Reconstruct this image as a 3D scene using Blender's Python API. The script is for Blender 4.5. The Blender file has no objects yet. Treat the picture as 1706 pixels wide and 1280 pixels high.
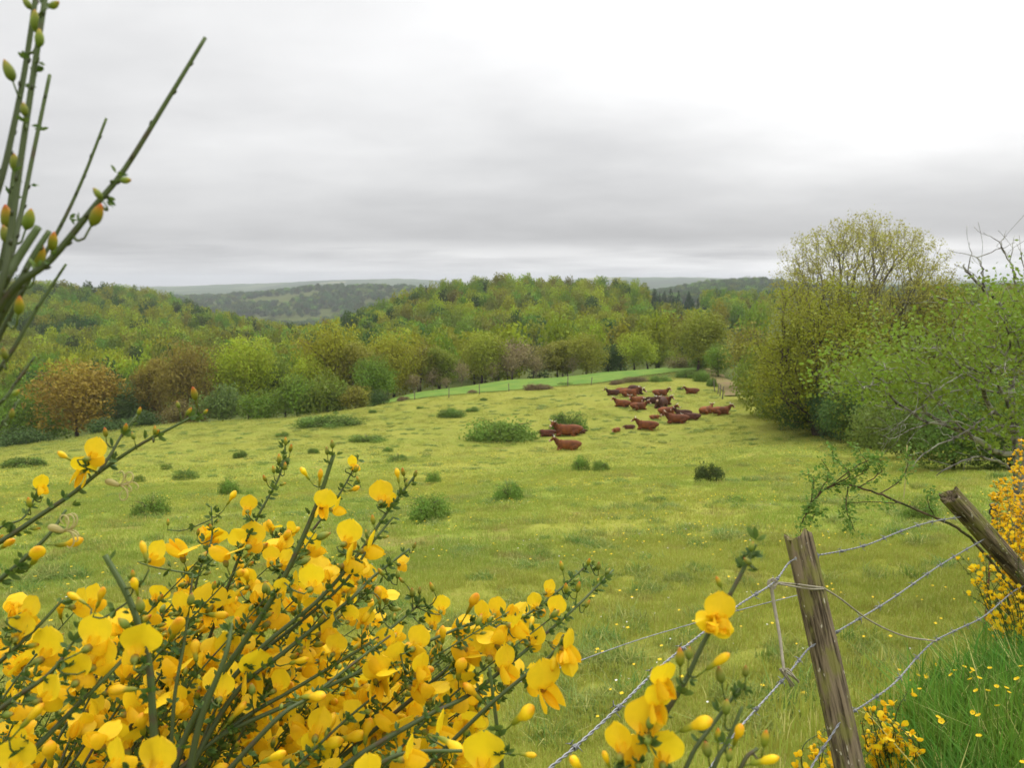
import bpy, bmesh, math, random
import numpy as np
from mathutils import Vector, Matrix
R = math.radians
rng = np.random.default_rng(7)
random.seed(7)
scene = bpy.context.scene
col = scene.collection
PI = math.pi

# ------------------------------------------------------------------ camera
FPX = 1280.0; PITCH = R(7.6); W0, H0 = 1706, 1280
CR = np.array([1.0, 0, 0]); CF = np.array([0, math.cos(PITCH), -math.sin(PITCH)]); CU = np.array([0, math.sin(PITCH), math.cos(PITCH)])
def ray(px, py):
    return CF + (px-853)/FPX*CR + (640-py)/FPX*CU
def PC(px, py, d):
    """point seen at photo pixel (px,py), d metres in front of the camera"""
    return ray(px, py)*d
def PD(px, py, D):
    r = ray(px, py); return r*(D/r[1])
def proj(p):
    p = np.asarray(p); z = p@CF
    return 853+FPX*(p@CR)/z, 640-FPX*(p@CU)/z, z
cam_data = bpy.data.cameras.new('camera'); cam = bpy.data.objects.new('camera', cam_data); col.objects.link(cam)
cam.rotation_euler = (R(90)-PITCH, 0, 0)
cam_data.sensor_width = 36; cam_data.lens = 36*FPX/W0
cam_data.clip_start = 0.02; cam_data.clip_end = 30000
cam_data.dof.use_dof = True; cam_data.dof.focus_distance = 1.1; cam_data.dof.aperture_fstop = 17
scene.camera = cam

# ------------------------------------------------------------------ helpers
def tag(o, label=None, cat=None, group=None, kind=None):
    if label: o['label'] = label
    if cat: o['category'] = cat
    if group: o['group'] = group
    if kind: o['kind'] = kind
    return o
def empty(name, loc=(0, 0, 0)):
    o = bpy.data.objects.new(name, None); o.location = loc; o.empty_display_size = .1; col.objects.link(o); return o
def put(name, mesh, parent=None, matrix=None, link=True):
    o = bpy.data.objects.new(name, mesh)
    if link: col.objects.link(o)
    if parent is not None: o.parent = parent
    if matrix is not None: o.matrix_basis = matrix
    return o
def np_mesh(name, V, faces, mats=(), smooth=True, attrs=None, fmat=None):
    """faces: list of (N,k) int arrays"""
    me = bpy.data.meshes.new(name)
    V = np.asarray(V, dtype=np.float32).reshape(-1, 3)
    faces = [np.asarray(f, dtype=np.int32) for f in faces if len(f)]
    loops = np.concatenate([f.ravel() for f in faces]) if faces else np.zeros(0, np.int32)
    cnt = np.concatenate([np.full(len(f), f.shape[1], np.int32) for f in faces]) if faces else np.zeros(0, np.int32)
    me.vertices.add(len(V)); me.vertices.foreach_set('co', V.ravel())
    if len(loops):
        me.loops.add(len(loops)); me.loops.foreach_set('vertex_index', loops)
        me.polygons.add(len(cnt))
        st = np.concatenate([[0], np.cumsum(cnt)[:-1]]).astype(np.int32)
        me.polygons.foreach_set('loop_start', st)
        me.polygons.foreach_set('loop_total', cnt)
        if smooth: me.polygons.foreach_set('use_smooth', np.ones(len(cnt), bool))
        if fmat is not None: me.polygons.foreach_set('material_index', np.asarray(fmat, np.int32))
    for m in mats: me.materials.append(m)
    if attrs:
        for k, a in attrs.items():
            a = np.asarray(a, np.float32)
            at = me.attributes.new(k, 'FLOAT', 'POINT'); at.data.foreach_set('value', a)
    me.update(calc_edges=True)
    return me
class MB:
    """collects tubes, grids and lathes; build() links them as ONE mesh object"""
    def __init__(s): s.V = []; s.F = {}; s.n = 0; s.A = []
    def add(s, V, F, a=0.0):
        V = np.asarray(V, float).reshape(-1, 3)
        for f in (F if isinstance(F, list) else [F]):
            f = np.asarray(f, int)
            if len(f): s.F.setdefault(f.shape[1], []).append(f+s.n)
        s.V.append(V); s.A.append(np.broadcast_to(np.asarray(a, float), (len(V),))); s.n += len(V)
    def tube(s, P, rad, sides=6, cap=True, a=None, ridge=0.0, squash=None):
        P = np.asarray(P, float); n = len(P)
        rad = np.broadcast_to(np.asarray(rad, float), (n,))
        T = np.gradient(P, axis=0); T /= np.linalg.norm(T, axis=1, keepdims=True)+1e-12
        N = np.zeros_like(P); ref = np.array([0, 0, 1.0]) if abs(T[0, 2]) < .9 else np.array([1.0, 0, 0])
        v = np.cross(T[0], ref); v /= np.linalg.norm(v); N[0] = v
        for i in range(1, n):
            v = N[i-1]-T[i]*(N[i-1]@T[i]); N[i] = v/(np.linalg.norm(v)+1e-12)
        B = np.cross(T, N)
        th = np.arange(sides)*2*PI/sides
        rr = 1+ridge*np.where(np.arange(sides) % 2 == 0, 1, -1)
        c = (np.cos(th)*rr)[None, :, None]; sn = (np.sin(th)*rr)[None, :, None]
        V = P[:, None]+rad[:, None, None]*(c*N[:, None]+sn*B[:, None])
        i = np.arange(n-1)[:, None]*sides; j = np.arange(sides)[None]; j2 = (j+1) % sides
        F = np.stack([i+j, i+j2, i+sides+j2, i+sides+j], -1).reshape(-1, 4)
        av = np.linspace(0, 1, n) if a is None else np.broadcast_to(np.asarray(a, float), (n,))
        av = np.repeat(av, sides); V = V.reshape(-1, 3); Fs = [F]
        if cap:
            V = np.vstack([V, P[:1], P[-1:]]); k = n*sides; jj = np.arange(sides); 
            Fs += [np.stack([np.full(sides, k), (jj+1) % sides, jj], -1), np.stack([np.full(sides, k+1), (n-1)*sides+jj, (n-1)*sides+(jj+1) % sides], -1)]
            av = np.concatenate([av, [av[0], av[-1]]])
        s.add(V, Fs, av)
    def grid(s, V, a=0.0):
        V = np.asarray(V, float); n, m = V.shape[:2]
        i = np.arange(n-1)[:, None]*m; j = np.arange(m-1)[None]
        s.add(V.reshape(-1, 3), np.stack([i+j, i+j+1, i+m+j+1, i+m+j], -1).reshape(-1, 4), np.broadcast_to(a, (n, m)).reshape(-1))
    def mesh(s, name, mat, smooth=True):
        V = np.vstack(s.V) if s.V else np.zeros((0, 3))
        return np_mesh(name, V, [np.vstack(f) for f in s.F.values()], [mat], smooth, {'t': np.concatenate(s.A)} if s.V else None)
    def build(s, name, mat, parent=None, smooth=True, world=True):
        if parent is not None and world:
            off = np.array(parent.location)
            s.V = [v-off for v in s.V]
        return put(name, s.mesh(name, mat, smooth), parent)
def spline(pts, n=24, jit=0.0):
    """Catmull-Rom through pts, any dimension"""
    P = np.asarray(pts, float); P = np.vstack([2*P[0]-P[1], P, 2*P[-1]-P[-2]])
    k = len(P)-3; t = np.linspace(0, k-1e-6, n); i = t.astype(int); f = (t-i)[:, None]
    a, b, c, d = P[i], P[i+1], P[i+2], P[i+3]
    out = .5*(2*b+(c-a)*f+(2*a-5*b+4*c-d)*f**2+(3*b-a-3*c+d)*f**3)
    if jit: out = out+rng.normal(0, jit, out.shape)
    return out
def snoise(x, y, scale, seed, n=14):
    r = np.random.default_rng(seed); o = 0
    for _ in range(n):
        a = r.uniform(0, 2*PI); f = r.uniform(.5, 1.6)/scale
        o = o+np.sin((x*math.cos(a)+y*math.sin(a))*f*2*PI+r.uniform(0, 6.28))
    return o/math.sqrt(n/2)/1.6
def sstep(a, b, x):
    t = np.clip((x-a)/(b-a), 0, 1); return t*t*(3-2*t)

# ------------------------------------------------------------------ node helpers
class NT:
    def __init__(s, tree): s.t = tree; s.n = tree.nodes; s.l = tree.links
    def new(s, typ, ins=None, **kw):
        nd = s.n.new(typ)
        for k, v in kw.items(): setattr(nd, k, v)
        for k, v in (ins or {}).items():
            sock = nd.inputs[k]
            if isinstance(v, bpy.types.NodeSocket): s.l.new(v, sock)
            else: sock.default_value = v
        return nd
    def math(s, op, a, b=0.0, c=0.0, clamp=False):
        nd = s.new('ShaderNodeMath', {0: a, 1: b, 2: c}, operation=op); nd.use_clamp = clamp; return nd.outputs[0]
    def smooth(s, x, a, b):
        return s.new('ShaderNodeMapRange', {0: x, 1: a, 2: b, 3: 0.0, 4: 1.0}, interpolation_type='SMOOTHSTEP').outputs[0]
    def mix(s, f, a, b, mode='MIX'):
        nd = s.n.new('ShaderNodeMix'); nd.data_type = 'RGBA'; nd.blend_type = mode
        for i, v in ((0, f), (6, a), (7, b)):
            if isinstance(v, bpy.types.NodeSocket): s.l.new(v, nd.inputs[i])
            else: nd.inputs[i].default_value = v if i == 0 else (tuple(v)+(1,))[:4]
        return nd.outputs[2]
    def noise(s, vec, scale, detail=3, rough=.55):
        return s.new('ShaderNodeTexNoise', {'Vector': vec, 'Scale': scale, 'Detail': detail, 'Roughness': rough}).outputs['Fac']
    def ramp(s, fac, stops):
        nd = s.n.new('ShaderNodeValToRGB'); s.l.new(fac, nd.inputs[0]); e = nd.color_ramp.elements
        while len(e) < len(stops): e.new(.5)
        for el, (p, c) in zip(e, stops): el.position = p; el.color = (tuple(c)+(1,))[:4]
        return nd.outputs[0]
    def hsv(s, c, h=.5, sa=1.0, v=1.0):
        return s.new('ShaderNodeHueSaturation', {'Hue': h, 'Saturation': sa, 'Value': v, 'Color': c}).outputs[0]
def new_mat(name):
    m = bpy.data.materials.new(name); m.use_nodes = True; m.node_tree.nodes.clear(); return m, NT(m.node_tree)
def out_surf(nt, sh): nt.new('ShaderNodeOutputMaterial', {'Surface': sh})
def attr(nt, name='t'): return nt.new('ShaderNodeAttribute', attribute_name=name).outputs['Fac']
def leafy(nt, c, trans=.35, rough=.6, tcol=None, spec=.25):
    """leaf or petal: a principled surface that lets part of the light through"""
    p = nt.new('ShaderNodeBsdfPrincipled', {'Base Color': c, 'Roughness': rough, 'Specular IOR Level': spec}).outputs[0]
    t = nt.new('ShaderNodeBsdfTranslucent', {'Color': tcol or c}).outputs[0]
    out_surf(nt, nt.new('ShaderNodeMixShader', {0: trans, 1: p, 2: t}).outputs[0])
def leaf_mat(name, color=None, vary=.35, trans=.3):
    m, nt = new_mat(name)
    oi = nt.new('ShaderNodeObjectInfo')
    base = oi.outputs['Color'] if color is None else nt.mix(0.0, color, color)
    t = attr(nt)
    base = nt.mix(0.0, base, base)
    h = nt.math('MULTIPLY_ADD', t, .03, .485)
    v = nt.math('MULTIPLY_ADD', t, vary*2, 1-vary)
    if color is not None:
        h = nt.math('MULTIPLY_ADD', oi.outputs['Random'], .06, nt.math('SUBTRACT', h, .03))
        v = nt.math('MULTIPLY', v, nt.math('MULTIPLY_ADD', oi.outputs['Random'], .5, .75))
    leafy(nt, nt.hsv(base, h, 1.0, v), trans, spec=.12); return m
def bark_mat(name, c1, c2, scale=8, moss=None):
    m, nt = new_mat(name); co = nt.new('ShaderNodeTexCoord').outputs['Object']
    n = nt.noise(co, scale, 4); c = nt.mix(nt.smooth(n, .35, .65), c1, c2)
    if moss: c = nt.mix(nt.smooth(nt.noise(co, scale*.4, 3), .5, .62), c, moss)
    b = nt.new('ShaderNodeBump', {'Height': n, 'Strength': .5, 'Distance': .01}).outputs[0]
    out_surf(nt, nt.new('ShaderNodeBsdfPrincipled', {'Base Color': c, 'Roughness': .9, 'Normal': b, 'Specular IOR Level': .15}).outputs[0]); return m

# ------------------------------------------------------------------ terrain
FX0, FY0 = .68, 1.8; FDX, FDY = 1.19, 1.10; FL = math.hypot(FDX, FDY); FDX /= FL; FDY /= FL     # the fence line
ctl = []     # (azimuth, r, z)
def cz(px, D, z):
    r = ray(px, 640); x = D*r[0]/r[1]; ctl.append((x, D, z))
def cp(px, D, py):
    p = PD(px, py, D); ctl.append((p[0], p[1], p[2]))
for px in (-500, -150, 200, 500, 853, 1200, 1500, 1750, 2200):
    for D in (.5, 2, 5, 12, 25):
        x = D*(px-853)/FPX; cz(px, D, -1.95-.205*D+(.03*x if x < 0 else .035*x))
COLS = {
 -450: [(50, 'z', -13.5), (90, 'z', -21), (150, 'z', -28), (260, 'z', -20), (450, 'z', 0), (700, 'z', -10)],
 0: [(50, 'z', -12.6), (90, 750), (112, 757), (150, 722), (205, 655), (262, 602), (350, 546), (450, 493), (600, 516)],
 250: [(50, 'z', -12.4), (95, 711), (130, 712), (170, 670), (230, 622), (320, 574), (400, 548), (480, 517), (620, 534)],
 400: [(50, 'z', -12.2), (97, 702), (130, 700), (200, 648), (300, 594), (420, 566), (500, 560), (700, 556)],
 530: [(50, 'z', -12.1), (98, 691), (130, 690), (200, 640), (300, 590), (420, 577), (520, 574), (700, 566)],
 620: [(55, 'z', -12.8), (100, 676), (140, 670), (200, 630), (280, 588), (350, 555), (390, 547), (520, 560)],
 700: [(60, 'z', -13.3), (100, 666), (113, 654), (150, 655), (200, 620), (280, 570), (350, 531), (400, 521), (600, 548)],
 850: [(60, 'z', -13.4), (103, 652), (126, 633), (160, 640), (220, 600), (300, 550), (380, 511), (430, 494), (600, 540)],
 1000: [(40, 'z', -9.8), (60, 745), (90, 662), (108, 639), (135, 621), (170, 628), (230, 590), (320, 542), (430, 499), (600, 532)],
 1150: [(40, 'z', -9.7), (60, 'z', -12.9), (75, 'z', -13.3), (90, 660), (115, 622), (142, 611), (180, 610), (250, 575), (350, 534), (450, 518), (700, 524)],
 1290: [(40, 'z', -9.2), (60, 'z', -12), (90, 657), (115, 635), (140, 611), (200, 592), (300, 552), (450, 525), (700, 522)],
 1450: [(20, 'z', -5.7), (50, 'z', -10.6), (80, 'z', -12.2), (150, 'z', -14), (300, 540), (500, 518), (800, 508)],
 1750: [(10, 'z', -3.6), (20, 'z', -5.2), (50, 'z', -9), (100, 'z', -11.5), (300, 530), (500, 514), (800, 506)],
 2250: [(10, 'z', -3.2), (20, 'z', -4.6), (50, 'z', -8), (100, 'z', -10), (300, 525), (500, 512), (800, 506)],
}
for px, L in COLS.items():
    for t in L:
        cz(px, t[0], t[2]) if t[1] == 'z' else cp(px, t[0], t[1])
for px, L in {
 -400: [(1000, 510), (1600, 496), (2400, 490), (4200, 478), (5600, 484)],
 100: [(1000, 530), (1600, 500), (2400, 490), (4200, 477), (5600, 484)],
 380: [(1000, 552), (1250, 532), (1600, 500), (2300, 499), (3200, 488), (4200, 474), (5600, 484)],
 530: [(1000, 562), (1250, 535), (1600, 486), (2300, 495), (3200, 478), (4200, 468), (5600, 484)],
 680: [(900, 545), (1250, 520), (1600, 484), (2300, 495), (3200, 476), (4200, 465), (5600, 484)],
 850: [(900, 540), (1300, 520), (2000, 500), (3200, 480), (4200, 472), (5600, 484)],
 1000: [(900, 530), (1300, 510), (2000, 495), (3200, 478), (4200, 462), (5600, 484)],
 1180: [(900, 505), (1300, 480), (2000, 490), (3200, 472), (4200, 463), (5600, 484)],
 1260: [(900, 500), (1300, 474), (2000, 490), (3200, 475), (4200, 468), (5600, 484)],
 1420: [(1000, 500), (1500, 488), (2400, 482), (3600, 474), (4400, 470), (5600, 484)],
 1600: [(1000, 500), (1500, 484), (2400, 480), (3600, 472), (4400, 467), (5600, 484)],
 1800: [(1000, 500), (1500, 484), (2400, 480), (3600, 472), (4400, 467), (5600, 484)],
 2250: [(1000, 500), (1500, 484), (2400, 480), (3600, 472), (4400, 467), (5600, 484)]}.items():
    for D, py in L: cp(px, D, py)
ctl = np.array(ctl)
def warp(x, y):
    r = np.hypot(x, y); az = np.arctan2(x, np.maximum(y, 1e-3)); return az*3.2, np.log(r+2.0)*1.0, r
_cu, _cv, _cr = warp(ctl[:, 0], ctl[:, 1]); _q = (ctl[:, 2]+1.95)/(_cr+3.0)
def _ker(du, dv):
    d2 = du*du+dv*dv; return .5*d2*np.log(d2+1e-12)
_n = len(ctl); _A = np.zeros((_n+3, _n+3)); _A[:_n, :_n] = _ker(_cu[:, None]-_cu, _cv[:, None]-_cv)+1e-4*np.eye(_n)
_Pm = np.stack([np.ones(_n), _cu, _cv], 1); _A[:_n, _n:] = _Pm; _A[_n:, :_n] = _Pm.T
_w = np.linalg.solve(_A, np.concatenate([_q, np.zeros(3)]))
def fence_s(x, y):
    return (x-FX0)*FDY-(y-FY0)*FDX
def H(x, y, rough=True):
    x = np.atleast_1d(np.asarray(x, float)); y = np.atleast_1d(np.asarray(y, float)); sh = x.shape; x = x.ravel(); y = y.ravel()
    yy = np.maximum(y, .0); u, v, r = warp(x, yy); u = np.clip(u, -3.2*.95, 3.2*.95)
    z = np.empty_like(x)
    for k in range(0, len(x), 20000):
        s = slice(k, k+20000); z[s] = _ker(u[s, None]-_cu, v[s, None]-_cv)@_w[:_n]+_w[_n]+_w[_n+1]*u[s]+_w[_n+2]*v[s]
    z = z*(r+3.0)-1.95
    if rough:
        z = z+.05*snoise(x, y, 3.0, 1)*sstep(3, 8, r)*sstep(140, 60, r)+.025*snoise(x, y, .9, 2)*sstep(3, 6, r)*sstep(60, 20, r)
        z = z+1.6*snoise(x, y, 90, 3)*sstep(180, 320, r)
    b = -1.32-.17*np.maximum(y-2.0, 0)+.03*snoise(x, y, 1.1, 5)+.06*snoise(x, y, 3.1, 6)*sstep(2, 6, r)
    w = sstep(-.9, .35, fence_s(x, y))*sstep(8, 2.8, y)
    z = np.where(b > z, z+(b-z)*w, z)
    return z.reshape(sh)
def ground(px, py, lo=3.0, hi=300.0, n=900):
    """first place where the ray of a photo pixel meets the ground"""
    r = ray(px, py); D = np.exp(np.linspace(math.log(lo), math.log(hi), n)); X = D*r[0]/r[1]; Z = D*r[2]/r[1]
    d = Z-H(X, D); i = int(np.argmax(d < 0))
    if d[i] >= 0: i = n-1
    return np.array([X[i], D[i], H(X[i:i+1], D[i:i+1])[0]])

azs = np.concatenate([np.linspace(-180, -62, 12)[:-1], np.linspace(-62, 62, 381), np.linspace(62, 180, 12)[1:-1]])
rs = np.concatenate([[.15, .3, .45], np.exp(np.linspace(math.log(.6), math.log(6200), 330))])
AZ, RR = np.meshgrid(np.radians(azs), rs)
GX, GY = RR*np.sin(AZ), RR*np.cos(AZ); GZ = H(GX, GY)
nA, nR = len(azs), len(rs)
ii = np.arange(nR-1)[:, None]*nA; jj = np.arange(nA)[None]; j2 = (jj+1) % nA
gF = np.stack([ii+jj, ii+nA+jj, ii+nA+j2, ii+j2], -1).reshape(-1, 4)
GV = np.stack([GX, GY, GZ], -1).reshape(-1, 3)
ctr = len(GV); GV = np.vstack([GV, [[0, 0, GZ[0].mean()]]])
gT = np.stack([np.full(nA, ctr), np.arange(nA), (np.arange(nA)+1) % nA], -1)
ZMIN, ZMAX = GV[:, 2].min(), GV[:, 2].max()

# shared colour of the pasture, so that blades and soil agree
def pasture_colour(nt, pos):
    n1 = nt.noise(pos, .16, 4); n2 = nt.noise(pos, .9, 3); n3 = nt.noise(pos, 4.0, 2)
    c = nt.mix(nt.smooth(n1, .38, .62), YG, GG)
    c = nt.mix(nt.smooth(n2, .52, .72), c, OG)
    c = nt.mix(nt.math('MULTIPLY', nt.smooth(n3, .6, .75), .4), c, (.26, .2, .06))
    xyz = nt.new('ShaderNodeSeparateXYZ', {0: pos})
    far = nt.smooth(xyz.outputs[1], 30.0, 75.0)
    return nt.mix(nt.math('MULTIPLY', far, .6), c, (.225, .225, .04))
YG = (.285, .295, .05); GG = (.22, .265, .042); OG = (.235, .215, .058)
gm, nt = new_mat('ground_cover')
pos = nt.new('ShaderNodeNewGeometry').outputs['Position']
xyz = nt.new('ShaderNodeSeparateXYZ', {0: pos})
dist = nt.new('ShaderNodeVectorMath', {0: pos}, operation='LENGTH').outputs['Value']
c = pasture_colour(nt, pos)
nearc = nt.hsv(c, .5, 1.0, .8)
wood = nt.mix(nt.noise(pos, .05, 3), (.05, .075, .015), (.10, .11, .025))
vor = nt.new('ShaderNodeTexVoronoi', {'Vector': nt.new('ShaderNodeMapping', {'Vector': pos, 'Scale': (1, .45, 0)}).outputs[0], 'Scale': .0042}, feature='F1')
vc = nt.new('ShaderNodeSeparateColor', {0: vor.outputs['Color']}).outputs[0]
fields = nt.ramp(vc, [(0, (.09, .14, .03)), (.25, (.05, .085, .025)), (.45, (.16, .22, .05)), (.6, (.05, .085, .025)), (.74, (.2, .24, .07)), (.86, (.12, .18, .05)), (.92, (.40, .38, .11))])
for e in (fields.node,): e.color_ramp.interpolation = 'CONSTANT'
fields = nt.hsv(fields, .5, .75, .62)
fields = nt.mix(nt.smooth(nt.noise(pos, .004, 3), .46, .53), fields, (.045, .075, .025))
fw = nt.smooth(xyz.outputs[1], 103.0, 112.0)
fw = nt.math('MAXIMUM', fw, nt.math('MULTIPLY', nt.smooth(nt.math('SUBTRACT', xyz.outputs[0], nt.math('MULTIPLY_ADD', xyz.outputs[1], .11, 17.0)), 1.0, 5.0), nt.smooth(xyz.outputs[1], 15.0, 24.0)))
c = nt.mix(nt.smooth(dist, 4.0, 25.0), nearc, c)
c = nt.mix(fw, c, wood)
c = nt.mix(nt.smooth(dist, 1700.0, 2100.0), c, fields)
bmp = nt.new('ShaderNodeBump', {'Height': nt.noise(pos, 6.0, 4), 'Strength': .8, 'Distance': .08}).outputs[0]
out_surf(nt, nt.new('ShaderNodeBsdfPrincipled', {'Base Color': c, 'Roughness': 1.0, 'Specular IOR Level': .05, 'Normal': bmp}).outputs[0])
g = put('ground', np_mesh('ground', GV, [gF, gT], [gm])); tag(g, kind='structure')

# the brighter field strip beyond the fence line, and the dirt track
def sheet(name, rows, mat, lift):
    V = np.array(rows); V[..., 2] = H(V[..., 0], V[..., 1])+lift
    b = MB(); b.grid(V); o = b.build(name, mat); tag(o, kind='structure'); return o
gfm, nt = new_mat('lush_field'); pos = nt.new('ShaderNodeNewGeometry').outputs['Position']
c = nt.mix(nt.smooth(nt.noise(pos, .35, 4), .35, .65), (.105, .195, .035), (.16, .235, .042))
out_surf(nt, nt.new('ShaderNodeBsdfPrincipled', {'Base Color': c, 'Roughness': 1.0, 'Specular IOR Level': .05, 'Normal': nt.new('ShaderNodeBump', {'Height': nt.noise(pos, 3.0, 4), 'Strength': .7, 'Distance': .1}).outputs[0]}).outputs[0])
lo = spline([(610, 678, 99), (650, 671, 100), (740, 661.5, 102), (870, 649, 104), (985, 639, 108), (1060, 630, 113), (1130, 622, 118), (1165, 617, 122)], 90)
hi = spline([(610, 672, 104), (650, 661, 109), (780, 641, 119), (900, 629, 126), (1060, 617, 136), (1130, 612.5, 142), (1150, 612, 143), (1165, 611, 144)], 90)
rows = []
for k in np.linspace(0, 1, 26):
    rows.append([np.array(PD(a[0], 640, a[2]))*(1-k)+np.array(PD(b[0], 640, b[2]))*k for a, b in zip(lo, hi)])
sheet('green_field', rows, gfm, .09)
tkm, nt = new_mat('track_earth'); pos = nt.new('ShaderNodeNewGeometry').outputs['Position']
c = nt.mix(nt.smooth(nt.noise(pos, .6, 4), .35, .65), (.2, .145, .075), (.19, .17, .06))
out_surf(nt, nt.new('ShaderNodeBsdfPrincipled', {'Base Color': c, 'Roughness': 1.0, 'Specular IOR Level': .05}).outputs[0])
tc = spline([(1172, 614, 136), (1186, 625, 119), (1201, 638, 107), (1217, 654, 97), (1230, 668, 89)], 40)
rows = []
for k in np.linspace(-1, 1, 7):
    rows.append([np.array(PD(a[0], 640, a[2]))+np.array([1.3*k, 0, 0])*(1+.15*math.sin(i*.7)) for i, a in enumerate(tc)])
sheet('dirt_track', rows, tkm, .10)

# ------------------------------------------------------------------ overcast sky, sun, air
SUN_EL, SUN_AZ = R(52), R(38)     # azimuth from +Y towards +X
world = bpy.data.worlds.new('World'); scene.world = world; world.use_nodes = True
nt = NT(world.node_tree); nt.n.clear()
sky = nt.n.new('ShaderNodeTexSky'); sky.sky_type = 'NISHITA'; sky.sun_disc = False; sky.sun_elevation = SUN_EL; sky.sun_rotation = SUN_AZ
sky.air_density = 1.0; sky.dust_density = 3.0
d = nt.new('ShaderNodeTexCoord').outputs['Generated']
sx = nt.new('ShaderNodeSeparateXYZ', {0: d}); dx, dy, dz = sx.outputs
el = nt.math('MAXIMUM', dz, 0.0)
inv = nt.math('DIVIDE', 1.0, nt.math('ADD', el, .16))
cp_ = nt.new('ShaderNodeCombineXYZ', {0: nt.math('MULTIPLY', dx, inv), 1: nt.math('MULTIPLY', dy, inv), 2: 0.0}).outputs[0]
n1 = nt.noise(nt.new('ShaderNodeMapping', {'Vector': cp_, 'Location': (3.3, 1.7, 0), 'Rotation': (0, 0, R(-18)), 'Scale': (.62, .72, 1)}).outputs[0], 1.0, 5, .52)
n2 = nt.noise(nt.new('ShaderNodeMapping', {'Vector': cp_, 'Location': (8.1, 4.2, 0), 'Rotation': (0, 0, R(12)), 'Scale': (.6, .9, 1)}).outputs[0], 2.3, 5, .55)
# luminance of the cloud deck: rises from horizon to zenith and towards the hidden sun
sdv = (math.sin(SUN_AZ)*math.cos(SUN_EL), math.cos(SUN_AZ)*math.cos(SUN_EL), math.sin(SUN_EL))
ca = nt.new('ShaderNodeVectorMath', {0: d, 1: sdv}, operation='DOT_PRODUCT').outputs['Value']
base = nt.math('MULTIPLY_ADD', nt.smooth(el, .03, .22), .27, .60)
glow = nt.math('MULTIPLY', nt.smooth(ca, .62, .97), 1.25)
zen = nt.math('MULTIPLY', nt.smooth(el, .36, .85), 1.1)
lum = nt.math('ADD', nt.math('ADD', base, glow), zen)
lum = nt.math('MULTIPLY', lum, nt.math('MULTIPLY_ADD', nt.smooth(n1, .25, .75), .30, .86))
lum = nt.math('MULTIPLY', lum, nt.math('MULTIPLY_ADD', n2, .14, .93))
# the bright gap under the deck, just above the horizon
gap = nt.math('MULTIPLY', nt.smooth(el, -.004, .018), nt.math('SUBTRACT', 1.0, nt.smooth(el, .034, .058)))
gapn = nt.noise(nt.new('ShaderNodeMapping', {'Vector': d, 'Scale': (2.2, 2.2, 26)}).outputs[0], 1.5, 4)
lum = nt.math('ADD', lum, nt.math('MULTIPLY', gap, nt.math('MULTIPLY', nt.smooth(gapn, .3, .65), nt.math('MULTIPLY_ADD', nt.smooth(dx, -.5, .6), .2, .2))))
cloud = nt.mix(nt.smooth(lum, .4, 1.0), (.975, .98, 1.0), (1.0, 1.0, 1.0))
cloud = nt.mix(1.0, cloud, nt.new('ShaderNodeCombineColor', {0: lum, 1: lum, 2: lum}).outputs[0], 'MULTIPLY')
bg1 = nt.new('ShaderNodeBackground', {'Color': sky.outputs[0], 'Strength': .08}).outputs[0]
bg2 = nt.new('ShaderNodeBackground', {'Color': cloud, 'Strength': 1.0}).outputs[0]
nt.new('ShaderNodeOutputWorld', {'Surface': nt.new('ShaderNodeMixShader', {0: .94, 1: bg1, 2: bg2}).outputs[0]})
sl = bpy.data.lights.new('sun', 'SUN'); sl.energy = 1.1; sl.angle = R(25); sl.color = (1, .96, .9)
so = bpy.data.objects.new('sun', sl); col.objects.link(so)
so.rotation_euler = Vector(sdv).to_track_quat('Z', 'Y').to_euler()
hz, nt = new_mat('haze_air')
nt.new('ShaderNodeOutputMaterial', {'Volume': nt.new('ShaderNodeVolumePrincipled', {'Color': (.86, .9, .95, 1), 'Density': .00016, 'Anisotropy': .1}).outputs[0]})
bm = bmesh.new(); bmesh.ops.create_cube(bm, size=1)
for v in bm.verts: v.co = Vector((v.co.x*13200, v.co.y*13200, (ZMIN-1) if v.co.z < 0 else ZMAX+24))
me = bpy.data.meshes.new('haze'); bm.to_mesh(me); bm.free(); me.materials.append(hz)
tag(put('haze', me), kind='stuff')

scene.view_settings.view_transform = 'Standard'; scene.view_settings.look = 'None'
scene.view_settings.exposure = 0; scene.view_settings.gamma = 1
cy = scene.cycles
cy.max_bounces = 6; cy.diffuse_bounces = 3; cy.glossy_bounces = 2; cy.transmission_bounces = 4; cy.transparent_max_bounces = 8; cy.volume_bounces = 0
cy.use_denoising = True; cy.denoiser = 'OPENIMAGEDENOISE'
cy.sample_clamp_indirect = 8
cy.use_adaptive_sampling = True; cy.adaptive_threshold = 0.012
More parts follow.
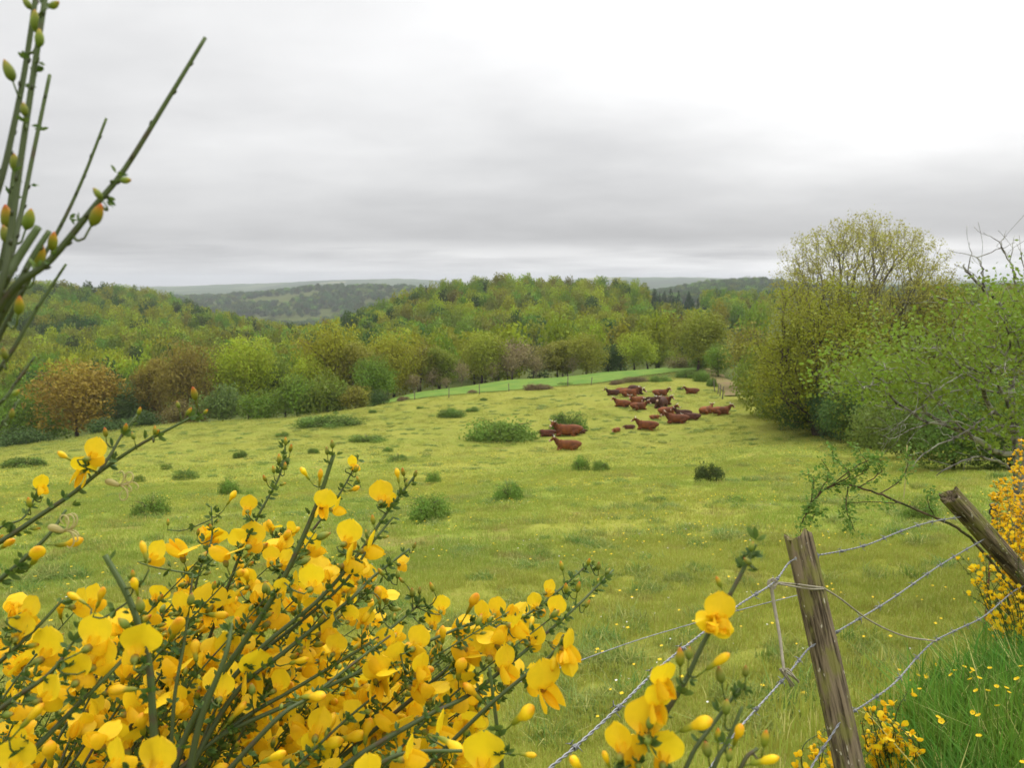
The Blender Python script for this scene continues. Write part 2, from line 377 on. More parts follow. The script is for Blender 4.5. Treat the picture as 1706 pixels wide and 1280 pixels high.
# ------------------------------------------------------------------ trees
def leaf_cards(C, Nrm, size, r, aspect=.62, jit=.8):
    """a rhombic, slightly folded leaf spray at every centre C"""
    n = len(C)
    nn = Nrm+r.normal(0, jit, (n, 3)); nn /= np.linalg.norm(nn, axis=1, keepdims=True)
    a = r.normal(0, 1, (n, 3)); a -= nn*(a*nn).sum(1, keepdims=True); a /= np.linalg.norm(a, axis=1, keepdims=True)
    b = np.cross(nn, a); s = (size*r.uniform(.65, 1.35, n))[:, None]
    V = np.stack([C-a*s*.5, C+b*s*.5*aspect-nn*s*.08, C+a*s*.5, C-b*s*.5*aspect-nn*s*.08], 1)
    return V.reshape(-1, 3), np.arange(n*4).reshape(n, 4)
def lobes_crown(r, nl, cz0, cz1, rad, lr=(.34, .5), flat=False):
    """centres and radii of the lobes of a broad crown in unit space (height 1, radius 1)"""
    L = []
    hc = (cz0+cz1)/2; hh = (cz1-cz0)/2
    for i in range(nl):
        for _ in range(60):
            p = r.uniform(-1, 1, 3); q = np.linalg.norm(p)
            if .35 < q < 1: break
        rr = r.uniform(*lr)
        L.append((p[0]*(rad-rr*.8), p[1]*(rad-rr*.8), hc+p[2]*(hh-rr*hh*.75), rr))
    if flat:      # a low sprawling clump: lobes sink towards its rim
        L = [(x*1.12, y*1.12, (z-cz0)*(1-.8*min(1.0, (x*x+y*y)/(rad*rad*.62)))+cz0*.4, q*(1 if r.uniform() < .6 else .6)) for x, y, z, q in L]
        L += [(.28, .1, .12, .46), (-.3, -.08, .1, .44)]
        return L
    L.append((0, 0, hc, .5)); L.append((0, 0, hc+hh*.5, .42))
    return L
def make_crown(name, seed, n, leaf, mat, nl=16, cz0=.2, cz1=1.0, rad=1.0, asp=1.0, tn=.13, wobk=1.0, flat=False, lr=(.34, .5), conifer=False, fill=.25):
    """crown in unit space: radius 1 sideways, height 0..1; asp = height/radius of the tree it is meant for"""
    r = np.random.default_rng(seed)
    Cs, Ns, Ts = [], [], []
    if conifer:
        z = cz0+(cz1-cz0)*(1-np.sqrt(r.uniform(0.0005, 1, n)))
        lay = np.round(z*16)/16; z = .55*lay+.45*z
        ang = r.uniform(0, 2*PI, n); wmax = rad*(1-(z-cz0)/(cz1-cz0))**.85*(.8+.2*np.sin(ang*5+lay*40))
        q = wmax*np.sqrt(r.uniform(.25, 1, n))
        Cs = np.stack([q*np.cos(ang), q*np.sin(ang), z-.04*q], 1); Ns = np.stack([np.cos(ang)*.4, np.sin(ang)*.4, np.full(n, .9)], 1); Ts = r.uniform(.1, .9, n)
    else:
        L = lobes_crown(r, nl, cz0, cz1, rad, lr, flat)
        w = np.array([l[3]**2 for l in L]); w /= w.sum()
        for (x, y, z, q), k in zip(L, r.multinomial(n, w)):
            d = r.normal(0, 1, (k, 3)); d /= np.linalg.norm(d, axis=1, keepdims=True)
            wob = 1+.16*wobk*np.sin(d[:, 0]*5+x*9)*np.sin(d[:, 1]*6+y*7)+.12*np.sin(d[:, 2]*7+z*11)
            s = np.where(r.uniform(0, 1, k) < fill, r.uniform(.2, 1, k), r.uniform(.78, 1.08, k))*wob
            P = d*q*s[:, None]; P[:, 2] /= asp
            Cs.append(P+np.array([x, y, z])); Ns.append(d); Ts.append(np.clip(r.normal(.5, .2)+r.normal(0, tn, k), 0, 1))
        Cs, Ns, Ts = np.vstack(Cs), np.vstack(Ns), np.concatenate(Ts)
    # leaves are laid out in real proportion, so that scaling by asp keeps them leaf-shaped
    Cs = Cs*np.array([1, 1, asp]); V, F = leaf_cards(Cs, Ns, np.full(len(Cs), leaf), r)
    V[:, 2] /= asp
    return V, F, np.repeat(Ts, 4)
def limb_skeleton(mb, r, cz0, rad, asp, n=9, base=.035, top=.8):
    """trunk and limbs in unit space"""
    w = np.cumsum(r.normal(0, .015, (7, 2)), 0); zz = np.linspace(0, top, 7)
    T = np.column_stack([w*1.5, zz]); mb.tube(T, np.linspace(base, base*.25, 7)*np.array([1.35, 1, 1, 1, 1, 1, 1]), 7)
    for i in range(n):
        f = r.uniform(.2, .85); p0 = np.array([np.interp(f*top, zz, T[:, k]) for k in range(3)])
        a = 2*PI*(i*.382)+r.normal(0, .3); L = rad*r.uniform(.55, .85)*(1-.45*f)
        p2 = p0+np.array([math.cos(a)*L, math.sin(a)*L, L/asp*r.uniform(.45, 1.0)]); p1 = (p0+p2)/2+np.array([math.cos(a)*L*.12, math.sin(a)*L*.12, -.03])
        mb.tube(spline([p0, p1, p2], 6), np.linspace(base*.5*(1-f*.5), base*.1, 6), 5)
bark_g = bark_mat('grey_bark', (.10, .085, .065), (.19, .17, .14), 3)
bark_b = bark_mat('brown_bark', (.055, .04, .028), (.12, .095, .07), 3)
LEAF = leaf_mat('spring_leaves')
class Proto:
    def __init__(s, name, seed, n, leaf, asp, mat=None, bark=None, single=False, limbs=9, base=.035, **kw):
        mat = mat or LEAF; bark = bark or bark_b
        V, F, T = make_crown(name, seed, n, leaf, mat, asp=asp, **kw)
        mb = MB(); limb_skeleton(mb, np.random.default_rng(seed+99), kw.get('cz0', .2), 1.0, asp, limbs, base, .8 if not kw.get('conifer') else .97)
        s.asp = asp; s.name = name
        if single:
            Vt = np.vstack(mb.V); nt_ = len(Vt); Ft = [np.vstack(f) for f in mb.F.values()]
            fm = np.concatenate([np.ones(len(f), int) for f in Ft]+[np.zeros(len(F), int)])
            s.mesh = np_mesh(name, np.vstack([Vt, V]), Ft+[F+nt_], [mat, bark], True, {'t': np.concatenate([np.full(nt_, .5), T])}, fm); s.parts = None
            # polygons were grouped by list order, so the material index follows it
        else:
            s.mesh = None; s.crown = np_mesh(name+'_crown', V, [F], [mat], True, {'t': T}); s.trunk = mb.mesh(name+'_trunk', bark)
    def place(s, name, loc, w, h, color, label, cat, group=None, rot=None, wy=None):
        rot = random.uniform(0, 2*PI) if rot is None else rot
        sc = (w/2, (wy or w)/2, h)
        if s.mesh is not None:
            o = put(name, s.mesh)
        else:
            o = empty(name)
            c = put('crown', s.crown, o); c.color = (*color, 1); t = put('trunk', s.trunk, o)
        o.location = loc; o.scale = sc; o.rotation_euler = (0, 0, rot); o.color = (*color, 1)
        tag(o, label, cat, group); return o
YEL = (.36, .37, .03); GRN = (.17, .27, .03); OLI = (.27, .265, .035); BRN = (.27, .21, .035); BRZ = (.31, .225, .03); DRK = (.075, .13, .03); BLU = (.14, .22, .06); BEI = (.33, .27, .13); SPR = (.03, .065, .034); BRI = (.34, .41, .028)
oakA = Proto('oak_a', 11, 9500, .058, 1.7, nl=26, cz0=.03, lr=(.22, .44), fill=.3, wobk=1.7)
oakB = Proto('oak_b', 12, 9500, .058, 1.7, nl=26, cz0=.05, lr=(.22, .44), fill=.3, wobk=1.7)
roundC = Proto('round_c', 13, 8500, .06, 2.2, nl=26, cz0=.02, lr=(.22, .44), fill=.3, wobk=1.7)
tallD = Proto('tall_d', 14, 8000, .08, 2.8, nl=26, cz0=.04, lr=(.22, .44), fill=.3, wobk=1.7)
looseE = Proto('loose_e', 15, 2600, .085, 2.2, nl=18, cz0=.1, bark=bark_g, limbs=16, fill=.5)
shrubF = Proto('shrub_f', 16, 3800, .085, 1.1, nl=13, cz0=.0, base=.02)
shrubG = Proto('shrub_g', 17, 3800, .085, 1.1, nl=9, cz0=.0, base=.02)
shrubN = Proto('shrub_n', 19, 14000, .042, 1.1, nl=22, cz0=.0, base=.014, lr=(.22, .42))
twigH = Proto('twiggy_h', 18, 700, .1, 2.0, nl=12, cz0=.25, bark=bark_mat('pale_twigs', (.24, .19, .12), (.36, .3, .2), 3), limbs=30, base=.02, fill=.8)

def tree(proto, name, px, top, D, w, color, label, cat='tree', group=None, base=None, dz=0.0, wk=1.22):
    """stand a tree D metres off so that it fills the photo's column px from its foot up to the pixel row top"""
    P = PD(px, base or 640, D); zb = H(P[0:1], P[1:2])[0]-.15+dz
    h = PD(px, top, D)[2]-zb
    return proto.place(name, (P[0], P[1], zb), w*D/FPX/ (ray(px, 640)[1])*wk, h, color, label, cat, group)
G1 = 'trees along the far edge of the pasture'
for a in [
 (oakA, 'oak_tree', 122, 604, 111, 150, BRZ, 'broad bronze-orange oak standing at the far left pasture edge'),
 (roundC, 'broadleaf_tree', 18, 640, 108, 90, GRN, 'dark green tree left of the bronze-orange oak, cut by the photo edge'),
 (oakB, 'broadleaf_tree', 60, 655, 118, 110, GRN, 'low green tree half hidden behind the left side of the bronze oak'),
 (roundC, 'broadleaf_tree', 205, 632, 116, 85, BLU, 'blue-green rounded tree right beside the bronze-orange oak'),
 (tallD, 'oak_tree', 252, 588, 117, 66, BRN, 'narrow reddish brown oak with an ivy-dark trunk, second right of the bronze oak'),
 (oakB, 'oak_tree', 318, 572, 114, 105, (0.264, 0.217, 0.039), 'brownish olive oak between the narrow brown oak and bright yellow-green tree'),
 (oakA, 'broadleaf_tree', 412, 564, 116, 112, BRI, 'bright yellow-green round tree in the row left of the valley gap'),
 (roundC, 'broadleaf_tree', 472, 592, 118, 70, (0.186, 0.248, 0.031), 'dark olive tree between the two bright yellow-green trees left of centre'),
 (oakB, 'broadleaf_tree', 548, 537, 116, 112, YEL, 'tallest yellow-green tree in the row below the valley gap'),
 (roundC, 'broadleaf_tree', 512, 585, 112, 80, BRI, 'lower bright green tree at the left foot of the tallest yellow-green one'),
 (tallD, 'broadleaf_tree', 600, 560, 114, 80, OLI, 'olive tree right against the tallest yellow-green tree'),
 (roundC, 'broadleaf_tree', 622, 590, 108, 70, GRN, 'green tree above the left tip of the bright field strip'),
 (oakB, 'broadleaf_tree', 655, 553, 119, 90, YEL, 'yellow-olive round tree behind the left end of the bright field strip'),
 (looseE, 'broadleaf_tree', 700, 560, 122, 80, OLI, 'thin olive tree behind the bright field strip, right of the yellow-olive round one'),
 (tallD, 'broadleaf_tree', 732, 572, 121, 58, (0.232, 0.279, 0.031), 'slim green tree in the middle of the belt left of the yellow domed tree'),
 (oakA, 'broadleaf_tree', 803, 553, 128, 82, (0.295, 0.333, 0.034), 'yellow domed tree standing proud of the belt behind the field strip'),
 (looseE, 'broadleaf_tree', 852, 560, 130, 70, BEI, 'sparse beige-brown tree right of the yellow domed tree'),
 (looseE, 'broadleaf_tree', 890, 566, 132, 60, (0.264, 0.248, 0.062), 'sparse grey-olive tree two right of the yellow domed tree'),
 (tallD, 'broadleaf_tree', 930, 562, 134, 62, OLI, 'olive upright tree left of the tree with the visible trunk'),
 (oakB, 'broadleaf_tree', 976, 555, 134, 72, (0.295, 0.310, 0.034), 'yellow-green tree with a visible trunk above the bright field strip'),
 (roundC, 'broadleaf_tree', 1014, 572, 142, 54, DRK, 'dark green tree between the trunk-showing tree and the bright solitary one'),
 (roundC, 'broadleaf_tree', 1058, 549, 140, 68, BRI, 'bright yellow-green conical tree at the right end of the field strip'),
 (roundC, 'broadleaf_tree', 1098, 566, 148, 52, (0.232, 0.295, 0.031), 'small green tree just right of the bright conical tree'),
 (looseE, 'broadleaf_tree', 1120, 575, 150, 50, OLI, 'small thin tree left of the large olive tree by the track'),
 (oakA, 'broadleaf_tree', 1162, 516, 122, 98, (0.264, 0.295, 0.034), 'large olive-green tree standing over the head of the dirt track'),
 (looseE, 'broadleaf_tree', 1250, 528, 98, 88, (0.287, 0.279, 0.046), 'wide brownish green tree beside the dirt track'),
 (roundC, 'broadleaf_tree', 1196, 572, 112, 60, GRN, 'green tree squeezed between the large olive tree and wide brownish tree'),
]: tree(*a, group=G1)
G2 = 'beige twiggy shrubs at the foot of the tree belt'
for i, (px, top, w, D) in enumerate([(688, 622, 36, 117), (722, 612, 34, 119), (768, 600, 38, 122), (820, 600, 30, 126), (852, 590, 36, 127), (893, 590, 30, 129), (955, 590, 26, 132), (742, 628, 22, 118)]):
    tree(twigH, 'twiggy_shrub', px, top, D, w, BEI, 'bare beige twiggy shrub '+['under the thin olive tree', 'left of the slim green tree', 'below the left side of the yellow domed tree', 'below the right side of the yellow domed tree', 'under the sparse beige-brown tree', 'under the sparse grey-olive tree', 'left of the trunk-showing tree', 'under the slim green tree, the smallest'][i], 'shrub', G2)
G3 = 'green hedge shrubs along the left pasture edge'
for i, (px, top, w, D, c, L) in enumerate([
 (300, 672, 70, 104, (0.186, 0.155, 0.046), 'brown scrubby bush under the brownish olive oak'),
 (368, 650, 80, 103, (0.155, 0.232, 0.054), 'pale green bush under the bright yellow-green round tree'),
 (432, 655, 70, 102, GRN, 'green hedge bush under the dark olive tree'),
 (492, 632, 84, 102, (0.171, 0.264, 0.031), 'large green hedge bush left of the tallest yellow-green tree'),
 (545, 628, 84, 102, (0.186, 0.248, 0.031), 'large green hedge bush right under the tallest yellow-green tree'),
 (590, 648, 60, 101, OLI, 'olive hedge bush under the olive tree'),
 (630, 652, 34, 99, DRK, 'small dark round bush at the left tip of the bright field strip'),
 (240, 690, 60, 103, DRK, 'dark low bush right of the bronze oak foot'),
 (30, 716, 90, 99, DRK, 'dark bush at the left edge under the dark green tree'),
 (170, 700, 70, 102, DRK, 'dark bush beside the trunk of the bronze oak'),
]): tree([shrubF, shrubG][i % 2], 'hedge_shrub', px, top, D, w, c, L, 'shrub', G3)
G4 = 'shrubs along the hedge on the right of the pasture'
for i, (px, top, w, D, c, L) in enumerate([
 (1136, 595, 60, 130, (0.202, 0.186, 0.062), 'brownish bush at the foot of the large olive tree'),
 (1166, 592, 36, 124, GRN, 'green bush left of the dirt track head'),
 (1256, 598, 50, 96, GRN, 'green bush on the right edge of the dirt track'),
 (1262, 590, 80, 84, (0.186, 0.248, 0.031), 'tall green bush between the track and the olive oak'),
 (1292, 615, 110, 72, (0.232, 0.279, 0.031), 'yellow-green bush at the left foot of the olive oak'),
 (1330, 640, 110, 62, (0.139, 0.186, 0.031), 'dark green bush under the olive oak'),
 (1368, 650, 110, 57, DRK, 'dark bush in the shade of the olive oak'),
 (1405, 645, 110, 52, (0.085, 0.163, 0.054), 'blue-dark elder bush right of the olive oak foot'),
 (1450, 640, 140, 46, (0.109, 0.186, 0.046), 'dark green bush behind the left tips of the hawthorn'),
 (1520, 650, 170, 38, (0.155, 0.202, 0.039), 'olive bush behind the bare hawthorn twigs'),
 (1600, 660, 210, 30, (0.139, 0.202, 0.039), 'green bush deep behind the hawthorn'),
 (1690, 650, 230, 27, (0.124, 0.202, 0.039), 'green bush behind the hawthorn at the photo edge'),
]): tree(shrubN if D < 65 else [shrubF, shrubG][i % 2], 'hedge_shrub', px, top, D, w, c, L, 'shrub', G4)
# the three big trees on the right: finer leaves, more limbs
def branchwork(mb, r, trunk, A, seg, rtip, power=.46, bias=.5, wander=.1, sides=5, rmax=9, lift=.12, attach_from=0):
    """grow limbs from a trunk line to every point of A, each joining the nearest wood with a short way to the root"""
    pos = [np.array(p, float) for p in trunk]; par = [i-1 for i in range(len(pos))]
    pl = [0.0]
    for i in range(1, len(pos)): pl.append(pl[-1]+np.linalg.norm(pos[i]-pos[i-1]))
    N = np.zeros((len(A)*40+len(pos), 3)); L = np.full(len(N), 1e9); n = len(pos); N[:n] = pos; L[:n] = pl; L[:attach_from] = 1e9
    chains = [list(range(n))]; order = np.argsort(np.linalg.norm(A-pos[-1], axis=1)+r.normal(0, seg, len(A)))
    for ai in order:
        a = A[ai]; d = np.linalg.norm(N[:n]-a, axis=1); k = int(np.argmin(d+bias*L[:n])); dist = d[k]
        m = max(1, min(38, int(math.ceil(dist/seg)))); ch = [k]; p0 = N[k].copy(); par_k = k
        bend = r.normal(0, wander*dist, 3)-np.array([0, 0, lift*dist])
        for q in range(1, m+1):
            f = q/m; p = p0*(1-f)+a*f+bend*(f*(1-f)*2)
            N[n] = p; L[n] = L[par_k]+np.linalg.norm(p-N[par_k]); par.append(par_k); par_k = n; ch.append(n); n += 1
            if n >= len(N)-2: break
        chains.append(ch)
    cnt = np.zeros(n); 
    for c in chains[1:]:
        cnt[c[-1]] += 1
    for i in range(n-1, 0, -1): cnt[par[i]] += cnt[i]
    rad = np.minimum(rtip*np.maximum(cnt, 1)**power, rmax)
    for c in chains:
        R_ = rad[c].copy()
        if c is not chains[0]: R_[0] = min(R_[0], R_[1]*1.15)
        if len(c) > 1: mb.tube(N[c], R_, max(3, min(sides+3, 3+int(R_[0]/rtip/2))), cap=False)
ASHL = leaf_mat('ash_buds', None, .3, .35)
def big_tree(name, px, top, D, w, label, color, nA, per, clump, leaf, seed, zlo, shell, rtip, trunk_h=.2, bark=None, bias=.6, lump=.25):
    r = np.random.default_rng(seed); P = PD(px, 640, D); zb = H(P[0:1], P[1:2])[0]-.2
    h = PD(px, top, D)[2]-zb; W = w*D/FPX
    o = empty(name, (P[0], P[1], zb)); mb = MB()
    T = np.column_stack([np.cumsum(r.normal(0, .1, 7)), np.cumsum(r.normal(0, .1, 7)), np.linspace(0, trunk_h*h, 7)])
    q = r.normal(0, 1, (nA, 3)); q /= np.linalg.norm(q, axis=1, keepdims=True)
    lob = 1+lump*snoise(q[:, 0]*2+q[:, 2], q[:, 1]*2-q[:, 2]*.7, 1.1, seed)
    s = (r.uniform(shell, 1, nA)**.6)*np.clip(lob, .6, 1.12)
    zc_ = (zlo+1)/2; A = q*s[:, None]*np.array([W/2, W/2, h*(1-zlo)/2])+np.array([0, 0, h*zc_])
    A[:, 2] = np.minimum(A[:, 2], h)
    branchwork(mb, r, T, A, .55, rtip, power=.5, wander=.06, bias=bias, attach_from=3)
    mb.build('trunk', bark or bark_b, o, world=False)
    C = np.repeat(A, per, 0)+r.normal(0, clump, (nA*per, 3)); tv = np.repeat(np.clip(r.normal(.5, .24, nA), 0, 1), per)
    N = np.repeat(q, per, 0)*.6+np.array([0, 0, .4])
    V, F = leaf_cards(C, N, np.full(len(C), leaf), r)
    c = put('crown', np_mesh('crown', V, [F], [LEAF if leaf > .15 else ASHL], True, {'t': np.repeat(tv, 4)}), o); c.color = (*color, 1)
    tag(o, label, 'tree'); return o
big_tree('ash_tree', 1424, 356, 63, 276, 'tall sparse-leaved ash whose twiggy dome stands against the sky', (.40, .385, .075), 2900, 12, .17, .15, 21, .30, .45, .0085, .2, bark_g, lump=.12, bias=.75)
big_tree('oak_tree', 1376, 474, 56, 232, 'big olive-brown oak in leaf below and before the sparse ash', (.28, .30, .026), 900, 34, .38, .18, 22, .05, .35, .018)
big_tree('oak_tree', 1545, 476, 60, 220, 'wide brown-leaved oak to the right of the ash, behind the hawthorn', (.275, .28, .028), 750, 32, .40, .18, 23, .03, .35, .018)
big_tree('oak_tree', 1312, 560, 66, 110, 'smaller yellowish oak at the left shoulder of the olive-brown oak', (.30, .31, .03), 380, 28, .33, .2, 24, .02, .35, .018)
big_tree('broadleaf_tree', 1690, 500, 52, 190, 'olive tree behind the hawthorn at the right photo edge', (.28, .27, .04), 450, 18, .36, .2, 25, .02, .35, .018)
big_tree('broadleaf_tree', 1462, 600, 46, 150, 'low green tree before the brown oak, just left of the hawthorn tips', (.22, .27, .035), 420, 20, .33, .18, 26, .0, .35, .018, trunk_h=.15)

# ------------------------------------------------------------------ the wooded hills
hb = [Proto('hill_broadleaf_%d' % i, 40+i, 1000, .155, a, nl=n, cz0=.08, single=True, limbs=4, lr=(.34, .55), fill=.12, tn=.06) for i, (a, n) in enumerate([(1.7, 12), (2.0, 9), (2.4, 10), (1.5, 14), (1.9, 11)])]
hc = [Proto('hill_conifer_%d' % i, 50+i, 520, .2, a, conifer=True, cz0=.05, single=True, limbs=0) for i, a in enumerate([3.4, 2.9])]
def hill_kind(px, py, x, y):
    """which kind stands here: broad stands of one kind, as in the photograph"""
    n = float(snoise(np.array([x]), np.array([y]), 75, 61)[0]); m = float(snoise(np.array([x]), np.array([y]), 30, 62)[0]); u = rng.uniform()
    if px > 560:
        if (1075 < px < 1170 and py < 500) or (1120 < px < 1265 and 495 < py < 540 and u < .75): return 'spruce'
        if 860 < px < 1090 and 530 < py < 575 and u < .6: return 'bluefir'
        if px < 640 and py < 535 and u < .3: return 'dark'
    else:
        if n < -.45 and py < 545 and u < .7: return 'dark'
    if u < .06: return 'brown'
    if n+m*.8 > .45: return 'yellow'
    if m < -.45: return 'dark' if u < .35 else 'green'
    return ['yellow', 'green', 'olive', 'green', 'pale', 'yellow', 'olive'][int(rng.integers(0, 7))]
HK = {'yellow': ((0.282, 0.331, 0.016), 'yellow-green broadleaf'), 'green': ((0.148, 0.239, 0.017), 'mid-green broadleaf'), 'olive': ((0.206, 0.226, 0.019), 'olive broadleaf'), 'brown': ((0.207, 0.208, 0.026), 'brownish tree'),
      'pale': ((0.218, 0.300, 0.032), 'pale green broadleaf'), 'dark': ((0.065, 0.116, 0.018), 'dark green broadleaf'), 'spruce': ((0.028, 0.061, 0.017), 'dark spruce'), 'bluefir': ((0.096, 0.157, 0.032), 'bluish green fir')}
cand = []
for D in np.exp(np.arange(math.log(150), math.log(640), .0205)):
    step = 6.6*(1+.25*(D-150)/400)
    for x in np.arange(-.85*D-10, .75*D, step):
        cand.append((x+rng.normal(0, step*.22), D+rng.normal(0, D*.007)))
cand = np.array(cand); zc = H(cand[:, 0], cand[:, 1])
# which of them the camera can see over the ground and the nearer trees
horizon = {}
keep = []
for i in np.argsort(cand[:, 1]):
    x, y = cand[i]; z = zc[i]; h = rng.uniform(8.5, 12.5)*(1+.1*(y > 300)); w = rng.uniform(6.2, 10.5)
    px, py, dd = proj((x, y, z+h)); _, pb, _ = proj((x, y, z)); wp = w*FPX/dd
    if px < -160 or px > 1880: continue
    b0, b1 = int((px-wp/2)//8), int((px+wp/2)//8)
    hor = [horizon.get(b, 2000) for b in range(b0, b1+1)]
    vis = max(hor)-py
    kind = hill_kind(px, py, x, y)
    if kind in ('spruce', 'bluefir'): w *= .62; h *= .82; w *= 1.15
    if vis > 1.5 or px < -40 or px > 1740: keep.append((x, y, z, w, h, px, py, wp, min(vis, pb-py), kind))
    for b in range(b0+(1 if b1-b0 > 2 else 0), b1+(0 if b1-b0 > 2 else 1)): horizon[b] = min(horizon.get(b, 2000), py+2)
# hidden behind the belt of the far edge: rows where nothing of the hills shows
def belt(px):
    return np.interp(px, [-200, 0, 60, 130, 230, 330, 420, 480, 550, 610, 700, 760, 800, 870, 960, 1060, 1110, 1160, 1240, 1290, 1560, 1706, 1900], [650, 640, 635, 610, 600, 578, 572, 590, 545, 565, 570, 580, 560, 572, 562, 556, 580, 522, 535, 480, 475, 480, 480])
keep = [k for k in keep if k[6] < belt(k[5])+4]
keep.sort(key=lambda k: -k[7]*max(k[8], 2)*(0 if (k[5] < -10 or k[5] > 1716) else 1))
NIND = 292
def zone(px, py):
    if px > 1290: return 'right hills', 'behind the big ash and oaks'
    if px < 560:
        h = 'left hill'
        v = 'crest' if py < np.interp(px, [0, 200, 400, 540], [485, 492, 535, 560]) else 'upper slope' if py < np.interp(px, [0, 200, 400, 540], [530, 530, 556, 575]) else 'lower slope'
        s = ['behind the tall broom shoots', 'above the bronze-orange oak', 'above the narrow brown oak', 'above the bright round tree', 'by the valley gap'][int(np.clip(np.digitize(px, [90, 220, 340, 460]), 0, 4))]
    else:
        h = 'central hill'
        crest = np.interp(px, [560, 620, 700, 800, 900, 1000, 1100, 1250], [525, 512, 492, 470, 462, 466, 480, 494])
        v = 'crest' if py < crest+16 else 'upper slope' if py < crest+42 else 'middle slope' if py < crest+72 else 'foot'
        s = ['beside the valley gap', 'near the lone dark conifer', 'above the yellow domed tree', 'over the sparse beige tree', 'above the trunk-showing tree', 'above the bright conical tree', 'over the large olive tree', 'left of the big ash'][int(np.clip(np.digitize(px, [640, 740, 830, 910, 1010, 1090, 1180]), 0, 7))]
    return h, v+' of the '+h+', '+s
stuffpts = []
for i, (x, y, z, w, h, px, py, wp, vis, kind) in enumerate(keep):
    c, word = HK[kind]; con = kind in ('spruce', 'bluefir')
    if i >= NIND:
        stuffpts.append((x, y, z-.2, w/2, h, con, kind)); continue
    j = rng.normal(0, .06); c = tuple(np.clip(np.array(c)*(1+np.array([j, -j*.3, 0])+rng.normal(0, .14)), .01, .5))
    pr = hc[int(rng.integers(0, 2))] if con else hb[int(rng.integers(0, 5))]
    hh, zz = zone(px, py); size = 'small' if wp < 22 else 'large' if wp > 32 else 'middling'
    pr.place('conifer_tree' if con else 'woodland_tree', (x, y, z-.3), w, h, c, f"{size} {word} on {zz}" if hh != 'right hills' else f"{size} {word} tree on slopes {zz}", 'tree', f"{word} trees on the {hh}")
o = tree(hc[1], 'conifer_tree', 712, 474, 388, 17, (.02, .04, .022), 'lone dark conifer sticking out of the left shoulder of the central hill')
for px, tp, w, D in ((690, 490, 14, 392), (668, 497, 13, 388), (648, 503, 14, 384), (752, 478, 9, 408)):
    tree(hb[1], 'woodland_tree', px, tp, D, w, (.035, .06, .022), 'dark tree among those descending left of the lone conifer' if px < 712 else 'thin dark tree on the skyline right of the lone conifer', group='dark trees by the lone conifer')

# far-off woods nobody could count: one object, scattered by geometry nodes
def scatter(name, P, rz, sc, idx, protos, mats_note=None):
    c = bpy.data.collections.new(name+'_sources')
    for i, p in enumerate(protos):
        o = bpy.data.objects.new('%s_src_%02d' % (name, i), p); c.objects.link(o)
    me = np_mesh(name, P, [])
    for k, a in (('rz', rz), ('pi', idx)):
        at = me.attributes.new(k, 'FLOAT' if k == 'rz' else 'INT', 'POINT'); at.data.foreach_set('value', np.asarray(a, np.float32 if k == 'rz' else np.int32))
    at = me.attributes.new('sc', 'FLOAT_VECTOR', 'POINT'); at.data.foreach_set('vector', np.asarray(sc, np.float32).ravel())
    o = put(name, me)
    ng = bpy.data.node_groups.new(name+'_nodes', 'GeometryNodeTree')
    ng.interface.new_socket('Geometry', in_out='INPUT', socket_type='NodeSocketGeometry'); ng.interface.new_socket('Geometry', in_out='OUTPUT', socket_type='NodeSocketGeometry')
    n = ng.nodes; l = ng.links
    gi = n.new('NodeGroupInput'); go = n.new('NodeGroupOutput'); ci = n.new('GeometryNodeCollectionInfo'); iop = n.new('GeometryNodeInstanceOnPoints')
    ci.inputs['Collection'].default_value = c; ci.inputs['Separate Children'].default_value = True; ci.inputs['Reset Children'].default_value = True
    def na(nm, typ):
        a = n.new('GeometryNodeInputNamedAttribute'); a.data_type = typ; a.inputs['Name'].default_value = nm
        return [s for s in a.outputs if s.enabled and s.name == 'Attribute'][0]
    cx = n.new('ShaderNodeCombineXYZ'); l.new(na('rz', 'FLOAT'), cx.inputs[2])
    l.new(gi.outputs[0], iop.inputs['Points']); l.new(ci.outputs[0], iop.inputs['Instance']); iop.inputs['Pick Instance'].default_value = True
    l.new(na('pi', 'INT'), iop.inputs['Instance Index']); l.new(cx.outputs[0], iop.inputs['Rotation']); l.new(na('sc', 'FLOAT_VECTOR'), iop.inputs['Scale'])
    l.new(iop.outputs[0], go.inputs[0])
    o.modifiers.new('scatter', 'NODES').node_group = ng
    return o
def variant(me, mat):
    m = me.copy(); m.materials[0] = mat; return m
srcs, order = [], []
for k, (c, _) in HK.items():
    m = leaf_mat('wood_'+k, c)
    for pr in (hc if k in ('spruce', 'bluefir') else hb[:3]):
        srcs.append(variant(pr.mesh, m)); order.append(k)
def pick(kind):
    return int(rng.choice([i for i, k in enumerate(order) if k == kind]))
S = stuffpts
o = scatter('hillside_woodland', [s[:3] for s in S], rng.uniform(0, 6.28, len(S)), [(s[3], s[3], s[4]) for s in S], [pick(s[6]) for s in S], srcs)
tag(o, 'massed trees closing the wooded hillsides behind the nearer ones', 'woodland', kind='stuff')
# woods on the distant ridges
F = []
for _ in range(14000):
    D = math.exp(rng.uniform(math.log(720), math.log(2300))); px = rng.uniform(300, 1760); p = PD(px, 640, D)
    if snoise(np.array([p[0]]), np.array([p[1]*.7]), 230, 77)[0] > -.32: F.append((p[0], D))
F = np.array(F); fz = H(F[:, 0], F[:, 1])
vz = []
for (x, y), z in zip(F, fz):
    pyt = proj((x, y, z+12))[1]; vz.append(pyt < 548)
vz = np.array(vz); F = F[vz]; fz = fz[vz]
kk = [pick(k) for k in rng.choice(['dark', 'dark', 'dark', 'spruce', 'green', 'dark'], len(F))]
ss = rng.uniform(5.5, 9, len(F))
o = scatter('distant_woodland', np.column_stack([F, fz-.3]), rng.uniform(0, 6.28, len(F)), np.column_stack([ss, ss, ss*1.55]), kk, srcs)
tag(o, 'dark woods covering the distant ridges beyond the valley', 'woodland', kind='stuff')
